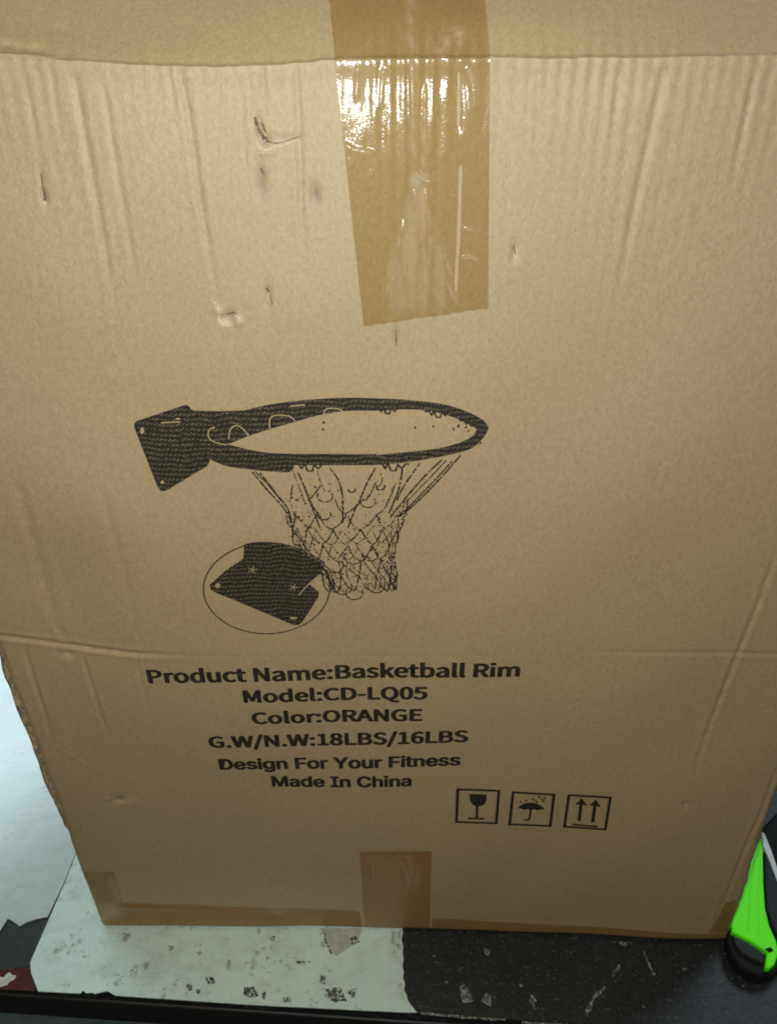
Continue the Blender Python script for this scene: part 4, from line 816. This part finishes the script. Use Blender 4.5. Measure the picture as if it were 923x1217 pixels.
M_GREYP = plain('dark_grey_film', (0.018, 0.026, 0.026), (0.034, 0.042, 0.040), 0.85)
M_RED = plain('dark_red_film', (0.035, 0.006, 0.005), (0.085, 0.012, 0.010), 0.9)
M_CHIP = plain('bare_chip', (0.06, 0.065, 0.06), (0.36, 0.38, 0.34), 0.8, 700)
M_PEEL = plain('peeled_patch', (0.05, 0.055, 0.045), (0.30, 0.32, 0.27), 0.8, 900)
m, nt, bs = mat('speckled_peel'); bs.inputs['Roughness'].default_value = 0.8; M_PEEL = m
nt.links.new(ramp(nt, noise(nt, 480, 4, 0.7), [(0.42, (0.03, 0.035, 0.028)), (0.52, (0.16, 0.18, 0.15)), (0.60, (0.60, 0.72, 0.66))]), bs.inputs['Base Color'])
m, nt, bs = mat('speckled_chip'); bs.inputs['Roughness'].default_value = 0.8; M_CHIP = m
nt.links.new(ramp(nt, noise(nt, 420, 4, 0.75), [(0.40, (0.012, 0.013, 0.013)), (0.55, (0.16, 0.17, 0.155)), (0.68, (0.46, 0.48, 0.44))]), bs.inputs['Base Color'])
M_PALE = plain('pale_underlayer', (0.30, 0.31, 0.29), (0.50, 0.51, 0.48), 0.8, 300)

def edge_y(x): return -0.0601 - 0.0688 * x       # front edge of the table, not square to the carton
tb = empty('work_table', (0, 0, -0.75)); tag(tb, 'black worn table top under the carton, with chipped front edge', 'table')
o = slab('table_top', [(-0.62, edge_y(-.62)), (0.62, edge_y(.62)), (0.68, .80), (-.56, .88)], -0.012, 0.0, M_BLACK); o.parent = tb; o.location = (0, 0, .75)
o = slab('edge_band', [(-0.62, edge_y(-.62) - .0016), (0.62, edge_y(.62) - .0016), (0.62, edge_y(.62) + .018), (-.62, edge_y(-.62) + .018)], -0.040, -0.0125, M_EDGE, bevel=.002); o.parent = tb; o.location = (0, 0, .75)
for x, y in ((-.56, .03), (.56, -.04), (.6, .72), (-.5, .78)):
    o = slab('leg', [(x - .025, y - .025), (x + .025, y - .025), (x + .025, y + .025), (x - .025, y + .025)], 0.0, .737, M_EDGE, tb)
FL = [0]
def flake(name, pts, z, mat_, parent, h=0.0003):
    FL[0] += 1; h = h + FL[0] * 0.000004
    rough = []
    for (xa, ya), (xb, yb) in zip(pts, pts[1:] + pts[:1]):
        for k in range(3):
            t = k / 3; L = math.hypot(xb - xa, yb - ya)
            j = min(.10 * L, .0006); rough.append((xa + (xb - xa) * t + rnd.uniform(-j, j), ya + (yb - ya) * t + rnd.uniform(-j, j)))
    o = slab(name, rough, z, z + h, mat_); o.parent = parent; o.location = -Vector(parent.location); return o
def tp(pts, z=0.0): return [table(x, y, z) for x, y in pts]
for pts in ([(546, 1172), (551, 1170), (560, 1182), (562, 1191), (550, 1193)], [(577, 1180), (582, 1182), (583, 1196), (572, 1191)], [(694, 1205), (699, 1192), (707, 1182), (718, 1172), (719.5, 1173), (713, 1182), (706, 1188), (703, 1196), (697, 1210)],
            [(726, 1160), (734, 1146), (737, 1148), (729, 1162)], [(764, 1131), (765.5, 1131), (770, 1142), (778.5, 1158), (777, 1160), (768, 1144)], [(617, 1170), (621, 1170), (621, 1174), (617, 1174)], [(529, 1165), (533, 1168), (529, 1173)],
            [(631, 1182), (637, 1190), (634, 1200), (629, 1190)], [(762, 1195), (766, 1196), (765, 1199)], [(735, 1120), (745, 1121), (744, 1124), (734, 1123)], [(514, 1136), (517, 1136), (516, 1140)], [(575, 1128), (582, 1130), (580, 1136), (576, 1135)], [(810, 1150), (815, 1152), (812, 1155)],
            [(500, 1203), (540, 1206), (575, 1209), (600, 1211), (600, 1213), (550, 1211), (500, 1206)], [(620, 1214), (700, 1219), (760, 1223), (760, 1226), (690, 1222), (620, 1217)], [(855, 1165), (858, 1168), (853, 1170)], [(880, 1170), (884, 1172), (881, 1174)]):
    flake('paint_chip', tp(pts), 0.0001, M_CHIP, tb)

# white laminate the carton stands on
def rag(pts, amp, seed, n=6):
    r = random.Random(seed); out = []
    for a_, b_ in zip(pts, pts[1:] + pts[:1]):
        L = math.hypot(b_[0] - a_[0], b_[1] - a_[1]); k = max(1, int(L / .008)) if L < .5 else 1
        for i in range(k):
            t = i / k; e = amp if 0 < i else 0
            out.append((a_[0] + (b_[0] - a_[0]) * t + r.uniform(-e, e), a_[1] + (b_[1] - a_[1]) * t + r.uniform(-e, e)))
    return out
lam = rag(tp([(79, 1047), (60, 1090), (36.5, 1145), (38, 1158), (42, 1168), (46, 1179)]), .0003, 3)
lam = lam[:-1]
fr = tp([(46, 1179), (96, 1181.5), (99, 1178), (103, 1181), (110, 1180.5), (113, 1182), (121, 1180), (128, 1178.5), (134, 1182), (138, 1184), (300, 1195), (420, 1201), (482, 1204), (495, 1204), (488, 1195), (484.5, 1190), (483, 1183), (480.2, 1178), (481, 1170), (478.6, 1163), (479.6, 1156), (478, 1149), (479.4, 1141), (478.2, 1133), (479, 1126), (477, 1118), (478.4, 1110), (477.5, 1100)])
lam_pts = [(-.2772, .20)] + [p_ for p_ in tp([(79, 1047), (58, 1095), (36.5, 1145), (38, 1158), (42, 1168)])] + fr + [(.0088, .20)]
o = slab('white_laminate_sheet', lam_pts, 0.0002, 0.0011, M_WHITE); tag(o, 'dirty white laminate sheet under the carton, with a cut front corner', 'sheet')
for pts, mt in (([(381, 1104), (398, 1103), (430, 1104), (427, 1118), (412, 1128), (399, 1136), (391, 1127)], M_PALE), ([(386, 1108), (390, 1124), (396, 1134), (393, 1135), (385, 1120)], M_PEEL),
                ([(387, 1176), (398, 1173), (406, 1175), (412, 1190), (398, 1191), (386, 1184)], M_PEEL), ([(414, 1176), (424, 1174), (422, 1186), (415, 1186)], M_PEEL), ([(380, 1160), (386, 1160), (387, 1170), (381, 1168)], M_PEEL),
                ([(290, 1174), (302, 1173), (307, 1183), (299, 1186), (290, 1183)], M_PEEL), ([(221, 1170), (227, 1169), (230, 1176), (223, 1178)], M_PEEL), ([(245, 1162), (254, 1161), (256, 1168), (247, 1170)], M_PEEL),
                ([(415, 1114), (424, 1112), (427, 1120), (418, 1122)], M_PEEL), ([(352, 1143), (368, 1142), (370, 1144), (353, 1146)], M_PEEL), ([(311, 1180), (316, 1179), (316, 1189), (312, 1188)], M_PEEL), ([(200, 1125), (206, 1124), (206, 1130), (201, 1130)], M_PEEL),
                ([(322, 1113), (327, 1113), (326, 1118), (322, 1118)], M_PEEL), ([(336, 1186), (345, 1184), (346, 1194), (337, 1193)], M_PEEL), ([(233, 1176), (238, 1176), (238, 1181), (234, 1181)], M_PEEL)):
    flake('peeled_patch', tp(pts, .0011), 0.0011, mt, o, .00025)
o = slab('glossy_white_sheet', [(-.62, .012)] + tp([(-40, 1100), (-8, 1112), (0, 1108), (10, 1092.5), (18, 1097), (24, 1101.5), (32, 1097), (44, 1093), (57.2, 1090.5), (78, 1047)]) + [(-.2781, .20), (-.2779, .5), (-.62, .5)], 0.0002, 0.0012, M_WHITE2)
tag(o, 'glossy white sheet with a torn edge, left of the carton', 'sheet')
o = slab('torn_grey_film', tp([(-60, 1095), (-10, 1085), (52, 1085), (50, 1098), (42, 1120), (35, 1148), (20, 1151), (-60, 1156)]), 0.00002, 0.00015, M_GREYP); tag(o, 'dark grey film showing below the torn white sheet', 'film')
o = slab('red_film', tp([(-30, 1153), (20, 1151.5), (34.5, 1149), (37, 1160), (43, 1176), (40, 1178), (-30, 1174)]), 0.00002, 0.00018, M_RED); tag(o, 'small dark red film patch at the table edge', 'film')
o = slab('torn_paper_scrap', tp([(-8, 1171), (-3, 1164), (1, 1161), (5, 1162), (8, 1158), (12, 1156), (15, 1159), (20, 1160), (18, 1164), (12, 1167), (9, 1171), (2, 1173), (-6, 1173)]), 0.0002, 0.0005, plain('scrap_paper', (0.35, 0.36, 0.33), (0.6, 0.6, 0.56), .8)); tag(o, 'tiny white paper scrap lying on the red patch', 'paper scrap')

# ------------------------------------------------------------------ utility knife
m, nt, bs = mat('lime_plastic'); bs.inputs['Base Color'].default_value = (0.12, 0.88, 0.006, 1); bs.inputs['Specular IOR Level'].default_value = 0.12; bs.inputs['Roughness'].default_value = 0.45
bump(nt, bs, noise(nt, 700, 2), .00008); M_LIME = m
m, nt, bs = mat('black_rubber'); bs.inputs['Base Color'].default_value = (0.006, 0.007, 0.007, 1); bs.inputs['Specular IOR Level'].default_value = 0.2; bs.inputs['Roughness'].default_value = 0.8; bump(nt, bs, noise(nt, 900, 2), .0001); M_RUB = m
m, nt, bs = mat('grey_plastic'); bs.inputs['Base Color'].default_value = (0.016, 0.020, 0.024, 1); bs.inputs['Specular IOR Level'].default_value = 0.25; bs.inputs['Roughness'].default_value = 0.7; M_GRIP = m
m, nt, bs = mat('pale_steel'); bs.inputs['Base Color'].default_value = (0.50, 0.53, 0.54, 1); bs.inputs['Roughness'].default_value = 0.6; M_STEEL = m
kx, ky = table(905, 1090)
kn = empty('utility_knife', (kx, ky, 0.0012)); tag(kn, 'lime green and black utility knife lying beside the carton', 'knife')
def kpart(name, pts, z0, z1, mat_, bev, zm=None):
    o = slab(name, tp(pts, z1 if zm is None else zm), z0, z1, mat_, bevel=bev, seg=3); o.parent = kn; o.location = -Vector(kn.location); return o
kpart('rubber_body', [(925, 962), (908, 980), (893, 1008), (878, 1042), (867, 1073), (863.5, 1095), (863.5, 1115), (868, 1132), (877, 1146), (890, 1155), (905, 1160), (920, 1156), (936, 1140), (952, 1105), (962, 1050), (962, 1000), (950, 968)], .0012, .013, M_RUB, .003)
kpart('green_shell', [(904, 994), (893, 1015), (880, 1048), (870, 1075), (868.5, 1092), (869, 1107), (890, 1118), (910.5, 1131), (908.5, 1150), (914, 1151), (920, 1146), (925, 1132), (922, 1118), (914, 1100), (909, 1080), (907, 1050), (906, 1010)], .011, .0175, M_LIME, .0015)
for pts in ([(896, 1022), (898, 1022), (893, 1060), (890, 1106), (887.5, 1105), (890, 1060)], [(902, 1020), (903.2, 1020), (902, 1060), (902, 1112), (899.8, 1111), (900, 1060)]):
    kpart('shell_rib', pts, .0165, .0180, M_LIME, .0003)
kpart('tail_panel', [(870.5, 1111), (890, 1121), (908, 1133), (907, 1144), (893, 1139), (880, 1131), (873, 1122)], .011, .0165, M_GRIP, .0012)
kpart('grip_inlay', [(908, 1004), (916, 1020), (930, 1060), (938, 1100), (930, 1125), (926, 1118), (917, 1098), (911, 1080), (909, 1050)], .011, .0168, M_GRIP, .0012)
kpart('steel_edge', [(904, 988), (908, 990), (917, 1013), (926, 1040), (938, 1080), (936, 1082), (922, 1044), (912, 1018), (906, 1004)], .011, .0182, M_STEEL, .0006)
kpart('slider_button', [(909, 1127), (915, 1125), (919, 1129), (914, 1131)], .015, .0188, M_RUB, .0006)

# ------------------------------------------------------------------ floor
o = slab('floor', [(-6, -6), (6, -6), (6, 6), (-6, 6)], -0.80, -0.75, plain('floor_concrete', (0.03, 0.034, 0.028), (0.07, 0.075, 0.065), .8, 25)); o['kind'] = 'structure'
